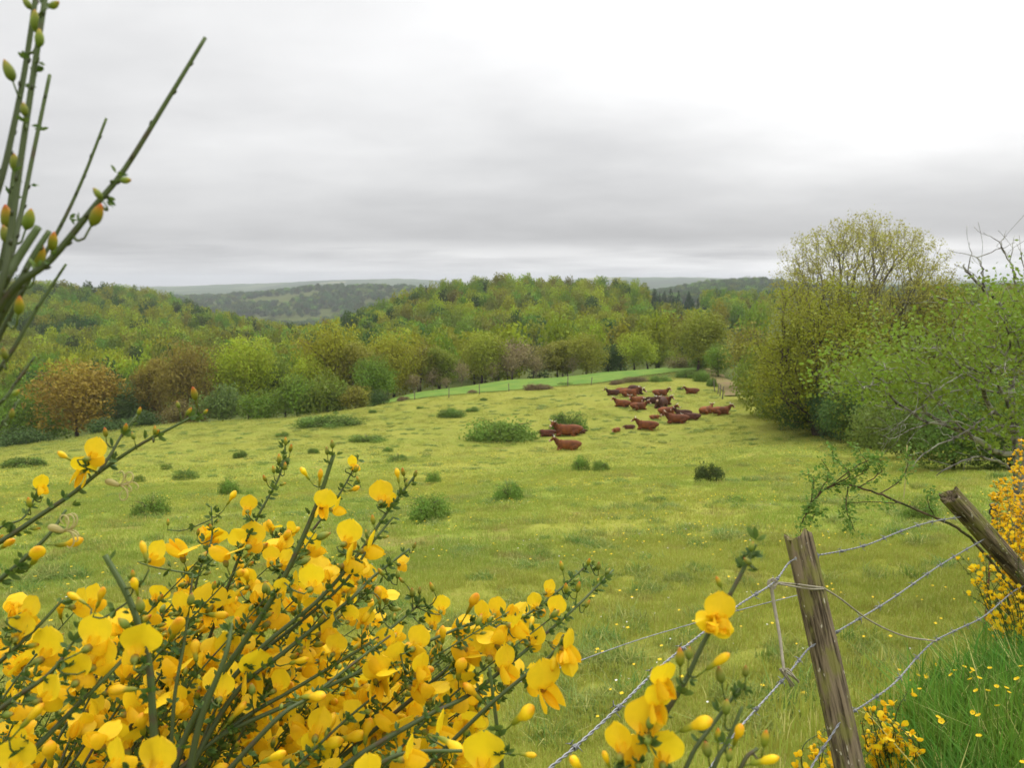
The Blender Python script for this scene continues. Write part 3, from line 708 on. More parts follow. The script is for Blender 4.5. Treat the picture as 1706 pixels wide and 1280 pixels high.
# ------------------------------------------------------------------ grass
def blades(r, n, half, hmin, hmax, wid, lean=.5, clump=0):
    """a patch of curved blades in a disc of radius half"""
    if clump:
        cc = r.uniform(-half, half, (clump, 2)); xy = cc[r.integers(0, clump, n)]+r.normal(0, half*.13, (n, 2)); hs = r.uniform(.6, 1.2, clump)[r.integers(0, clump, n)]
    else:
        xy = r.uniform(-half, half, (n, 2)); hs = 1
    h = r.uniform(hmin, hmax, n)*hs; a = r.uniform(0, 2*PI, n); ln = np.abs(r.normal(0, lean, n))*h
    dx, dy = np.cos(a)*ln, np.sin(a)*ln; wx, wy = -np.sin(a)*wid/2, np.cos(a)*wid/2
    z0 = np.full(n, -.03)
    def pt(fx, fz, s): return np.stack([xy[:, 0]+dx*fx+wx*s, xy[:, 1]+dy*fx+wy*s, z0+(h+.03)*fz], 1)
    V = np.stack([pt(0, 0, 1), pt(0, 0, -1), pt(.3, .55, -.85), pt(.3, .55, .85), pt(1, 1-.12, 0)], 1).reshape(-1, 3)
    k = np.arange(n)[:, None]*5
    return V, k+np.array([[0, 1, 2, 3]]), k+np.array([[3, 2, 4]]), np.repeat(r.uniform(0, 1, n), 5)
def grass_mat(name, own=None):
    m, nt = new_mat(name); pos = nt.new('ShaderNodeNewGeometry').outputs['Position']; t = attr(nt)
    c = pasture_colour(nt, pos) if own is None else nt.mix(nt.smooth(nt.noise(pos, 1.2, 3), .4, .6), own[0], own[1])
    c = nt.mix(nt.smooth(t, .9, .94), c, (.36, .29, .11))
    c = nt.hsv(c, nt.math('MULTIPLY_ADD', t, .05, .485), 1.0, nt.math('MULTIPLY_ADD', t, .6, 1.1))
    leafy(nt, c, .4, .55, spec=.2); return m
PAST = grass_mat('pasture_blades'); TALL = grass_mat('verge_blades', ((.075, .165, .018), (.135, .225, .026)))
TUS = grass_mat('tussock_blades', ((.115, .185, .03), (.19, .215, .045)))
DRY = None
def patch(name, r, mat, *a, **k):
    V, Q, T, t = blades(r, *a, **k); return np_mesh(name, V, [Q, T], [mat], True, {'t': t})
r = np.random.default_rng(70)
nearP = [patch('near_turf', r, PAST, 420, .3, .018, .052, .0042, .75, clump=26) for _ in range(5)]
midP = [patch('mid_turf', r, PAST, 420, .6, .02, .06, .008, .75, clump=26) for _ in range(5)]
farP = [patch('far_turf', r, PAST, 420, 1.6, .02, .075, .018, .75, clump=28) for _ in range(4)]
tuft = []
for i in range(5):
    V, Q, T, t = blades(r, 230, .13, .05, .17, .006, .75); V[:, :2] *= 1.0; tuft.append(np_mesh('tussock', V, [Q, T], [TUS], True, {'t': t}))
tallP = [patch('tall_turf', r, TALL, 170, .16, .07, .25, .005, .45) for _ in range(5)]
pts, szs, ids = [], [], []
def field(n, r0, r1, base, k, sc, cond):
    D = np.sqrt(rng.uniform(r0*r0, r1*r1, n)); u = rng.uniform(-.74, .74, n); X = D*u
    z = H(X, D); ok = cond(X, D)
    for x, y, zz in zip(X[ok], D[ok], z[ok]):
        pts.append((x, y, zz)); s = rng.uniform(.8, 1.2)*sc; szs.append((s, s, s*rng.uniform(.7, 1.25))); ids.append(base+int(rng.integers(0, k)))
def inpast(X, Y):
    return (X < 17+.11*Y+.6*np.sin(Y)) & (Y < np.interp(X/Y*FPX+853, [-200, 0, 300, 600, 650, 870, 1000, 1130, 1200], [92, 90, 95, 97, 99, 104, 107, 117, 117]))
notbank = lambda X, Y: (fence_s(X, Y) < -.05) & inpast(X, Y)
field(3600, 1.3, 13, 0, 5, 1.0, lambda X, Y: (fence_s(X, Y) < .3) | (Y > 4.5) | (X < 1.15))
field(4200, 12, 38, 5, 5, 1.0, notbank)
field(4300, 34, 118, 10, 4, 1.0, notbank)
nT = 5200; D = np.sqrt(rng.uniform(9, 95**2, nT)); D = np.where(rng.uniform(0, 1, nT) < .35, rng.uniform(2.6, 30, nT), D); X = D*rng.uniform(-.74, .74, nT)
ok = (snoise(X, D, 5.5, 95)+.6*snoise(X, D, 1.7, 96) > .05) & notbank(X, D); X, D = X[ok], D[ok]; zz = H(X, D)
for x, y, z in zip(X, D, zz):
    q = rng.uniform(.5, 1.5)*(1+y/60); pts.append((x, y, z)); szs.append((q, q, q*rng.uniform(.35, .75)/(1+y/120))); ids.append(19+int(rng.integers(0, 5)))
n3 = 4800; D = rng.uniform(1.1, 7, n3); X = D*rng.uniform(.3, 1.15, n3); s_ = fence_s(X, D); zz = H(X, D)
for x, y, z, s in zip(X, D, zz, s_):
    if s > .12+.2*math.sin(y*3) and y < 6 and (lambda q: q[0] > 1478+.32*(1280-q[1])+25*math.sin(y*7) and (y > 2.15 or q[0] > 1600))(proj((x, y, z))):
        q = rng.uniform(.8, 1.15); pts.append((x, y, z)); szs.append((q, q, q*rng.uniform(.7, 1.2))); ids.append(14+int(rng.integers(0, 5)))
o = scatter('pasture_grass', pts, rng.uniform(0, 6.28, len(pts)), szs, ids, nearP+midP+farP+tallP+tuft)
tag(o, 'cropped yellow-green pasture grass with the taller verge grass by the fence', 'grass', kind='stuff')
# tiny yellow dots of buttercups and white daisies over the pasture
petal_y, nt = new_mat('buttercup_petal'); leafy(nt, nt.mix(0.0, (.85, .58, .012), (0, 0, 0)), .25)
petal_w, nt = new_mat('daisy_petal'); leafy(nt, nt.mix(0.0, (.8, .8, .76), (0, 0, 0)), .25)
green_stem, nt = new_mat('green_stem'); leafy(nt, nt.mix(attr(nt), (.07, .13, .02), (.13, .2, .03)), .15)
def dots(name, N, mat, r0, r1, size, zh, label, thr):
    D = np.sqrt(rng.uniform(r0*r0, r1*r1, N)); X = D*rng.uniform(-.72, .72, N); ok = inpast(X, D) & ((fence_s(X, D) < -.2)) & (snoise(X, D, 7, 91) > thr)
    X, D = X[ok], D[ok]; C = np.stack([X, D, H(X, D)+rng.uniform(*zh, len(X))], 1); n = len(C)
    th = np.arange(6)*PI/3; s = rng.uniform(.7, 1.2, n)*size*(1+D/60)
    V = C[:, None]+np.stack([np.cos(th)[None]*s[:, None], np.sin(th)[None]*s[:, None], np.where(np.arange(6) % 2, .35, 0)[None]*s[:, None]], -1)
    tag(put(name, np_mesh(name, V.reshape(-1, 3), [np.arange(n*6).reshape(n, 6)], [mat])), label, 'flowers', kind='stuff')
dots('meadow_buttercups', 9500, petal_y, 2.6, 60, .015, (.06, .14), 'tiny yellow buttercups sprinkled over the pasture', -.1)
dots('meadow_daisies', 1100, petal_w, 2.6, 26, .009, (.03, .07), 'tiny white daisies dotted in the near pasture', .1)

# buttercups in the verge: each one its own plant
bc = MB(); bc.tube(spline([(0, 0, 0), (.008, .004, .12), (.0, .012, .25)], 8), [.0014]*8, 5); bc.tube(spline([(.004, .002, .06), (.03, .02, .12), (.05, .03, .12)], 6), [.001, .004, .006, .006, .004, .001], 4); bc.tube(spline([(.004, .002, .05), (-.03, .02, .1), (-.05, .01, .1)], 6), [.001, .004, .006, .006, .004, .001], 4)
bcm = bc.mesh('buttercup_stem', green_stem)
fb = MB()
for k in range(5):
    a = k*2*PI/5; g_ = []
    for v in np.linspace(0, 1, 4):
        row = []
        for u in (-1, -.5, 0, .5, 1):
            w = .0075*math.sin(PI*min(v*.8+.12, 1))**.6*u; rr_ = .002+.011*v; z = .006*v**1.5+.0015*u*u
            row.append((rr_*math.cos(a)-w*math.sin(a), rr_*math.sin(a)+w*math.cos(a), z))
        g_.append(row)
    fb.grid(g_)
fbm = fb.mesh('buttercup_flower', petal_y)
BC = [(1500, 1120), (1530, 1128), (1546, 1122), (1556, 1124), (1572, 1128), (1580, 1130), (1598, 1118), (1609, 1128), (1622, 1120), (1632, 1118), (1641, 1116), (1490, 1150), (1520, 1142), (1660, 1152), (1672, 1150), (1688, 1152), (1694, 1158), (1700, 1171), (1636, 1160), (1566, 1195), (1569, 1203), (1614, 1188), (1625, 1199), (1616, 1220), (1698, 1268), (1552, 1112), (1640, 1140), (1605, 1112), (1690, 1128), (1535, 1150), (1700, 1110), (1672, 1180), (1445, 1205), (1506, 1170)]
for i, (px, py) in enumerate(BC):
    # the flower head stands at the pixel; the foot is on the ground under it
    q = np.array([PC(px, py, Dd) for Dd in np.linspace(1.5, 4.2, 120)]); gq = H(q[:, 0], q[:, 1]); kq = int(np.argmin(np.abs(q[:, 2]-gq-.25))); p, gz = q[kq], gq[kq]
    if p[2]-gz < .08: continue
    o = empty('buttercup', (p[0], p[1], gz)); k = (p[2]-gz)/.25; o.scale = (.8, .8, k); o.rotation_euler = (rng.normal(0, .06), rng.normal(0, .06), rng.uniform(0, 6))
    put('stem', bcm, o); f_ = put('flower', fbm, o); f_.location = (0, .012, .25); q_ = rng.uniform(.5, .72); f_.scale = (q_, q_, q_*.8/max(k, .3)); f_.rotation_euler = (rng.normal(.15, .3), rng.normal(0, .3), 0)
    row = 'in the upper band of the tall verge grass' if py < 1135 else 'halfway down the tall verge grass' if py < 1180 else 'low in the tall verge grass'
    side = 'near the small broom' if px < 1560 else 'midway to the photo edge' if px < 1650 else 'close to the photo edge'
    tag(o, f'yellow buttercup {row}, {side}', 'buttercup', 'buttercups in the verge grass')

# ------------------------------------------------------------------ bramble clumps and bushes in the pasture
BRAM = leaf_mat('bramble_leaves', None, .4, .25)
mound = []
for i in range(6):
    V, F, T = make_crown('m', 80+i, 6000, .07, BRAM, nl=22, cz0=-.25, cz1=1.0, asp=.62, lr=(.18, .42), fill=.3, wobk=2.0, flat=True)
    mound.append(np_mesh('bramble_mound', V, [F], [BRAM], True, {'t': T}))
twm = []
for i in range(2):
    mb = MB(); r = np.random.default_rng(90+i)
    for k in range(26):
        a = r.uniform(0, 6.28); L = r.uniform(.5, 1.02); e = np.array([math.cos(a)*L, math.sin(a)*L, r.uniform(.3, 1.0)]); mb.tube(spline([(0, 0, -.1), e*np.array([.45, .45, .8]), e], 6), np.linspace(.016, .005, 6), 4)
    twm.append(mb.mesh('bramble_canes', bark_b))
BR = (.155, .24, .04); BD = (.125, .195, .035); BK = (.075, .105, .03); BN = (.2, .15, .07)
BUSH = [
 (843, 735, 132, 42, BR, 'largest bramble mound, left of the two front cows'), (946, 720, 66, 38, BD, 'bramble mound right behind the resting front cow'),
 (551, 712, 124, 21, BD, 'long low bramble mound nearest the hedge on the left'), (754, 695, 54, 15, BD, 'low bramble mound above the largest one'), (787, 686, 26, 8, BR, 'small bramble tuft right of the low mound'),
 (612, 736, 62, 12, BR, 'flat grassy tuft between the long mound and the largest bramble'), (712, 866, 76, 48, BR, 'round leafy bush right of the broom tips, nearest of its kind'), (848, 831, 52, 32, BR, 'loose leafy bush below the largest bramble mound'),
 (1181, 806, 52, 37, BK, 'dark round gorse-like bush alone in the open pasture'), (966, 788, 36, 26, BR, 'left one of two leafy weeds below the front cow'), (1000, 787, 36, 22, BR, 'right one of two leafy weeds below the front cow'),
 (252, 862, 62, 40, BR, 'soft leafy bush at the left above the broom flowers'), (312, 799, 46, 20, BD, 'low dark clump above the soft leafy bush'), (298, 800, 22, 10, BD, 'tiny tuft touching the low dark clump'), (232, 804, 24, 13, BD, 'small dark tuft left of the low dark clump'),
 (383, 826, 38, 28, BR, 'leafy tuft just left of the upper broom sprays'), (400, 763, 26, 13, BD, 'small dark tuft alone above the broom sprays'), (277, 783, 18, 10, BD, 'tiny dark tuft up the slope from the low dark clump'), (720, 808, 30, 26, BR, 'small bushy weed above the nearest round bush'),
 (663, 769, 36, 14, BD, 'low dark tuft between broom tip and largest bramble'), (522, 756, 22, 10, BD, 'tiny tuft above the middle broom spray'), (645, 754, 22, 8, BR, 'faint green tuft left above the low dark tuft'), (40, 778, 84, 18, BD, 'dark shading built as a long clump at the left photo edge'),  # the last, long clump stands in for dark shading on the grass
 (1532, 868, 60, 38, BR, 'leafy bush behind the arching rose stem'), (622, 688, 16, 7, BD, 'tiny tuft right of the long low mound'), (700, 682, 14, 6, BD, 'tiny tuft on the slope below the fence line'), (806, 668, 14, 5, BD, 'tiny tuft just under the fence line'), (560, 690, 12, 5, BD, 'tiny tuft above the long low mound'), (470, 728, 26, 9, BR, 'faint tuft left of the long low mound'), (1095, 837, 40, 12, BR, 'low green tuft in the open pasture left of the dark bush'), (1225, 838, 44, 14, BR, 'low green tuft right below the dark bush'),
 (1020, 725, 8, 5, BR, 'tiny weed near the smallest calf'),
 (896, 650, 54, 11, BN, 'brown bramble patch on the fence line beyond the largest mound'), (786, 656, 20, 6, BN, 'small brown bramble patch on the fence line'), (672, 668, 26, 8, BN, 'brown bramble patch at the left tip of the bright strip'), (1028, 641, 26, 9, BN, 'brown bramble above the far cows, left one'), (1062, 637, 50, 11, (.17, .14, .06), 'brown bramble band above the far cows'), (1100, 636, 40, 12, BR, 'green bramble above the far cows'), (1145, 630, 40, 14, BD, 'dark bramble at the end of the fence line near the track'), (1170, 636, 34, 18, BR, 'green bramble heap where the fence line meets the track'), (1186, 644, 22, 16, BR, 'pale green bramble at the top of the track-side posts'), (1134, 650, 12, 7, BR, 'little weed left of the far-right resting cow'),
 (940, 642, 30, 6, BR, 'low green bramble on the fence line right of the brown patch'),
]
for i, (px, py, w, h, c, L) in enumerate(BUSH):
    g_ = ground(px, py); dd = proj(g_)[2]; o = empty('bramble_bush', tuple(g_-np.array([0, 0, .03])))
    sx = w*dd/FPX/2*1.05; sz = h*dd/FPX*.85
    o.scale = (sx, max(sx*.55, min(sx, 1.2)), sz); o.rotation_euler.z = 0
    cm = put('crown', mound[i % 6], o); cm.color = (*[x*1.15 for x in c], 1); cm.rotation_euler.z = (0, PI)[i // 6 % 2]
    if w > 18: put('canes', twm[i % 2], o)
    tag(o, L, 'bush', 'bushes and bramble clumps in the pasture')

# ------------------------------------------------------------------ cattle
hide, nt = new_mat('red_hide'); oi = nt.new('ShaderNodeObjectInfo'); co = nt.new('ShaderNodeTexCoord').outputs['Object']
n = nt.noise(co, 1.6, 4); c = nt.hsv(oi.outputs['Color'], .5, 1.0, nt.math('MULTIPLY_ADD', nt.smooth(n, .3, .7), .75, .55))
out_surf(nt, nt.new('ShaderNodeBsdfPrincipled', {'Base Color': c, 'Roughness': .75, 'Specular IOR Level': .25, 'Normal': nt.new('ShaderNodeBump', {'Height': nt.noise(co, 30, 2), 'Strength': .3, 'Distance': .01}).outputs[0]}).outputs[0])
hornm, nt = new_mat('horn'); c = nt.mix(nt.smooth(attr(nt), .55, .95), (.72, .66, .52), (.08, .06, .05))
out_surf(nt, nt.new('ShaderNodeBsdfPrincipled', {'Base Color': c, 'Roughness': .45}).outputs[0])
muz, nt = new_mat('pale_muzzle'); out_surf(nt, nt.new('ShaderNodeBsdfPrincipled', {'Base Color': (.5, .33, .24, 1), 'Roughness': .5}).outputs[0])
def ering(mb, path, wid, hei, sides=14):
    """loft of upright ellipses along a path in the horizontal/vertical plane of travel"""
    P = np.asarray(path, float); T = np.gradient(P, axis=0); T /= np.linalg.norm(T, axis=1, keepdims=True)
    V = []
    for p, t, w, h in zip(P, T, wid, hei):
        s = np.cross(np.array([0, 0, 1.0]), t); ns = np.linalg.norm(s); s = s/ns if ns > .2 else np.array([0, 1.0, 0]); u = np.cross(t, s)
        th = np.arange(sides)*2*PI/sides; V.append(p+np.cos(th)[:, None]*s*w+np.sin(th)[:, None]*u*h)
    V = np.array(V); n_, m_ = len(P), sides
    i = np.arange(n_-1)[:, None]*m_; j = np.arange(m_)[None]; j2 = (j+1) % m_
    F = np.stack([i+j, i+j2, i+m_+j2, i+m_+j], -1).reshape(-1, 4)
    mb.add(np.vstack([V.reshape(-1, 3), P[:1], P[-1:]]), [F, np.stack([np.full(m_, n_*m_), (np.arange(m_)+1) % m_, np.arange(m_)], -1), np.stack([np.full(m_, n_*m_+1), (n_-1)*m_+np.arange(m_), (n_-1)*m_+(np.arange(m_)+1) % m_], -1)])
def make_cow(yaw, low=False):
    """a cow lying with folded legs, nose along +X before the head turns by yaw; returns body, horn and muzzle meshes"""
    mb = MB()
    body = spline([(-1.02, 0, .40), (-.93, 0, .47), (-.6, .02, .50), (-.15, .02, .47), (.25, .0, .46), (.55, 0, .50), (.74, 0, .56)], 22)
    ering(mb, body, np.interp(np.linspace(0, 1, 22), [0, .05, .2, .45, .7, .9, 1], [.12, .25, .36, .42, .36, .26, .14]), np.interp(np.linspace(0, 1, 22), [0, .05, .2, .45, .7, .9, 1], [.12, .26, .36, .44, .43, .38, .22]))
    cy_, sy_ = math.cos(yaw), math.sin(yaw); hz_ = .62 if low else 1.02
    poll = np.array([.98+.06*cy_, .10*sy_, hz_]); nose = poll+np.array([.40*cy_, .40*sy_, -.25])
    neck = spline([(.45, 0, .60), (.68, 0, .62), (.86, .02*sy_, hz_*.6+.22), tuple(poll-np.array([.03*cy_, .03*sy_, .02]))], 12)
    ering(mb, neck, np.interp(np.linspace(0, 1, 12), [0, .4, 1], [.22, .17, .105]), np.interp(np.linspace(0, 1, 12), [0, .4, 1], [.36, .27, .14]))
    head = spline([tuple(poll-np.array([.1*cy_, .1*sy_, -.0])), tuple(poll+np.array([.06*cy_, .06*sy_, -.01])), tuple(poll*.5+nose*.5), tuple(nose)], 10)
    ering(mb, head, [.06, .115, .125, .125, .115, .10, .088, .082, .08, .05], [.07, .13, .145, .145, .13, .115, .1, .09, .085, .05])
    lat = np.array([-sy_, cy_, 0])
    for s in (-1, 1):
        e0 = poll+lat*s*.10+np.array([0, 0, .03]); ering(mb, [e0, e0+lat*s*.09+np.array([0, 0, .0]), e0+lat*s*.19+np.array([0, 0, -.04])], [.03, .05, .012], [.05, .075, .015], 8)
        # folded foreleg: elbow back, knee forward on the ground, shank tucked under
        mb.tube(spline([(.45, s*.22, .36), (.52, s*.27, .16), (.82, s*.25, .10)], 8), np.linspace(.13, .075, 8), 8); mb.tube(spline([(.84, s*.25, .09), (.62, s*.21, .05), (.45, s*.17, .05)], 6), np.linspace(.07, .05, 6), 8)
        # haunch, stifle forward, shank and foot along the ground
        mb.tube(spline([(-.72, s*.24, .45), (-.5, s*.34, .36), (-.28, s*.38, .22)], 8), [.2, .22, .22, .2, .18, .16, .13, .1], 10); mb.tube(spline([(-.28, s*.39, .18), (-.55, s*.42, .09), (-.72, s*.42, .06), (-.42, s*.44, .05)], 9), [.1, .09, .08, .07, .065, .06, .055, .05, .05], 8)
    mb.tube(spline([(-1.0, 0, .52), (-1.1, .03, .40), (-1.09, .12, .15), (-1.0, .25, .06)], 9), [.05, .04, .03, .03, .028, .028, .035, .045, .02], 6)
    me = mb.mesh('cow_body', hide); o = bpy.data.objects.new('tmp', me); col.objects.link(o)
    m = o.modifiers.new('r', 'REMESH'); m.mode = 'VOXEL'; m.voxel_size = .035; m.use_smooth_shade = True
    m2 = o.modifiers.new('s', 'SMOOTH'); m2.factor = .5; m2.iterations = 4
    dg = bpy.context.evaluated_depsgraph_get(); me2 = bpy.data.meshes.new_from_object(o.evaluated_get(dg)); me2.name = 'cow_body'
    if not me2.materials: me2.materials.append(hide)
    bpy.data.objects.remove(o)
    hs = []
    for s in (-1, 1):
        hb_ = MB(); p = poll+lat*s*.08+np.array([0, 0, .10]); fw = np.array([cy_, sy_, 0])
        hb_.tube(spline([p-lat*s*.03, p+lat*s*.12+np.array([0, 0, .04]), p+lat*s*.22+fw*.07+np.array([0, 0, .12]), p+lat*s*.23+fw*.06+np.array([0, 0, .26])], 10), np.linspace(.038, .012, 10), 7)
        hs.append(hb_.mesh('cow_horn', hornm))
    mzb = MB(); fw = (nose-poll)/np.linalg.norm(nose-poll); ering(mzb, [nose-fw*.10, nose-fw*.04, nose+fw*.015, nose+fw*.025], [.088, .094, .08, .03], [.094, .1, .085, .03], 10)
    return me2, hs, mzb.mesh('cow_muzzle', muz)
COW = {'fwd': make_cow(.1), 'left': make_cow(R(55)), 'right': make_cow(R(-55)), 'low': make_cow(R(25), True)}
RED = (.14, .041, .009); DRK_ = (.062, .021, .008); LIT = (.18, .056, .011)
# (px centre, py foot, width px, heading degrees: 180 = facing photo-left, 0 = right, 270 = towards us, head, colour, calf, label)
CATTLE = [
 (1021, 660.5, 19, 180, 'fwd', DRK_, 0, 'cow facing left at the left end of the farthest row'), (1038, 657, 21, 10, 'right', RED, 0, 'cow facing right behind the leftmost cow of the farthest row'),
 (1049, 662, 33, 0, 'fwd', RED, 0, 'long red cow facing right in the farthest row'), (1060, 657.5, 18, 300, 'low', DRK_, 0, 'cow behind the long red one, mostly hidden, showing its horned head'),
 (1101, 662, 29, 5, 'right', RED, 0, 'cow alone in the farthest row, facing right toward the last one'), (1152, 658, 22, 175, 'fwd', RED, 0, 'small-looking cow farthest right at the back, close to the track posts'),
 (1036, 680, 27, 150, 'left', RED, 0, 'cow facing left at the left of the second row, rump to us'), (1061, 675, 30, 200, 'left', LIT, 0, 'light red cow with its head turned to us in the second row'),
 (1088, 674.5, 30, 180, 'low', DRK_, 0, 'very dark cow lying flat in the middle of the second row'), (1107, 675, 17, 300, 'fwd', RED, 0, 'cow at the right end of the second row, chest toward us'),
 (1065, 684, 31, 15, 'right', RED, 0, 'cow facing right just below the light red one'), (1100, 681, 20, 250, 'fwd', DRK_, 0, 'dark cow facing us between the second and third rows'),
 (1112, 693, 34, 15, 'right', RED, 0, 'large cow facing right directly above the calf pair'), (1091, 701, 19, 10, 'low', LIT, 1, 'calf lying left below the large right-facing cow'), (1116, 696.5, 14, 190, 'low', LIT, 1, 'calf peeping between the large cow and the long one in front'),
 (1137, 696, 25, 165, 'fwd', DRK_, 0, 'dark cow half hidden behind the dark brown one'), (1151, 702, 30, 175, 'low', (.09, .03, .015), 0, 'dark brown cow lying right of the long red one in front'),
 (1127, 707.5, 40, 178, 'fwd', RED, 0, 'long red cow facing left at the front of the herd'), (1077, 718, 39, 172, 'fwd', RED, 0, 'front cow of the main herd, facing left above two calves'),
 (1048, 717, 20, 190, 'low', (.11, .037, .017), 1, 'dull brown calf right beside the front cow of the herd'), (1026, 722.5, 14, 230, 'low', LIT, 1, 'smallest calf, apart at the left front of the herd'),
 (1177, 691.5, 26, 40, 'left', LIT, 0, 'light red cow sitting with its rump to us at the right'), (1202, 693, 36, 8, 'fwd', RED, 0, 'rightmost cow of the herd, facing the hedge'),
 (945, 728.5, 50, 178, 'left', RED, 0, 'large cow in front of the bramble mound, horns up'), (969, 724.5, 14, 20, 'low', DRK_, 1, 'calf with its head behind the rump of the large cow'), (911, 729, 34, 185, 'low', (.12, .037, .016), 1, 'flat-lying brown calf between the bramble and large cow'),
 (945, 752.5, 46, 176, 'fwd', LIT, 0, 'nearest cow, light red, lying alone in front of the bramble'),
]
for px, py, w, hd, head, c, calf, L in CATTLE:
    g_ = ground(px, py-1.2); dd = proj(g_)[2]; o = empty('calf' if calf else 'cow', tuple(g_)); fore = max(abs(math.cos(R(hd))), .42)
    s = 1.06*w*dd/FPX/(2.35*fore); s = float(np.clip(s, .82, 1.3)) if not calf else float(np.clip(s, .45, .75))
    o.scale = (s, s, s*.95); o.rotation_euler.z = R(hd)+rng.normal(0, .05); c = tuple(np.array(c)*rng.uniform(.85, 1.15)*1.22)
    bd, hs, mz = COW[head]; b_ = put('body', bd, o); b_.color = (*c, 1); put('muzzle', mz, o)
    if not calf:
        for h_ in hs: put('horn', h_, o)
    tag(o, L, 'calf' if calf else 'cow', 'red cattle resting in the pasture')

# ------------------------------------------------------------------ thin posts far off: along the field strip and along the track
wood_far = bark_mat('weathered_wood', (.12, .10, .075), (.25, .22, .18), 5)
def thin_post(h, r0):
    mb = MB(); mb.tube(spline([(0, 0, -.3), (.01, .0, h*.5), (0.03, .01, h-.05), (.03, .01, h)], 7), np.array([1.15, 1.1, 1, 1, .97, .95, .7])*r0, 8); return mb.mesh('post_wood', wood_far)
tp = thin_post(1.25, .06)
for px, py, h, L in [(640, 673, .9, 'thin post at the left tip of the bright strip'), (691, 667, .9, 'thin post left of the darker post on the far fence line'), (748, 664, 1.1, 'dark thin post on the far fence line over the low mound'), (799, 659, 1.2, 'thin post on the far fence line right of the dark one'), (848, 653, .9, 'thin post just left of the brown patch on the fence line'), (946, 645, 1.2, 'thin post on the fence line right of the brown patch'), (985, 643, .9, 'thin post left of the brambles above the herd'),
                     (1191, 655, 1.2, 'topmost of the track-side posts'), (1196, 658, 1.1, 'second of the track-side posts from the top'), (1199.5, 662, 1.2, 'middle one of the track-side posts'), (1203.5, 667, 1.25, 'thickest, lowest track-side post, nearest the hedge')]:
    g_ = ground(px, py-1); o = put('fence_post', tp); o.location = tuple(g_); o.scale = (1, 1, h*.95); o.rotation_euler = (rng.normal(0, .05), rng.normal(0, .06), 0); tag(o, L, 'fence post', 'thin fence posts far across the pasture')
# ------------------------------------------------------------------ the near fence
wm, nt = new_mat('mossy_post_wood'); co = nt.new('ShaderNodeTexCoord').outputs['Object']
g1 = nt.noise(nt.new('ShaderNodeMapping', {'Vector': co, 'Scale': (105, 105, 8)}).outputs[0], 1.0, 5, .6)
g2 = nt.noise(nt.new('ShaderNodeMapping', {'Vector': co, 'Scale': (30, 30, 11)}).outputs[0], 1.0, 4, .6)
g3 = nt.noise(nt.new('ShaderNodeMapping', {'Vector': co, 'Scale': (95, 95, 40)}).outputs[0], 1.0, 2, .5)
c = nt.mix(nt.smooth(g1, .35, .62), (.04, .03, .018), (.22, .17, .105))
c = nt.mix(nt.math('MULTIPLY', nt.smooth(g2, .46, .62), .75), c, (.19, .185, .045))
c = nt.mix(nt.math('MULTIPLY', nt.smooth(g3, .66, .70), .8), c, (.5, .46, .34))
hgt = nt.math('ADD', g1, nt.math('MULTIPLY', g3, .3))
out_surf(nt, nt.new('ShaderNodeBsdfPrincipled', {'Base Color': c, 'Roughness': .92, 'Specular IOR Level': .15, 'Normal': nt.new('ShaderNodeBump', {'Height': hgt, 'Strength': 1.0, 'Distance': .006}).outputs[0]}).outputs[0])
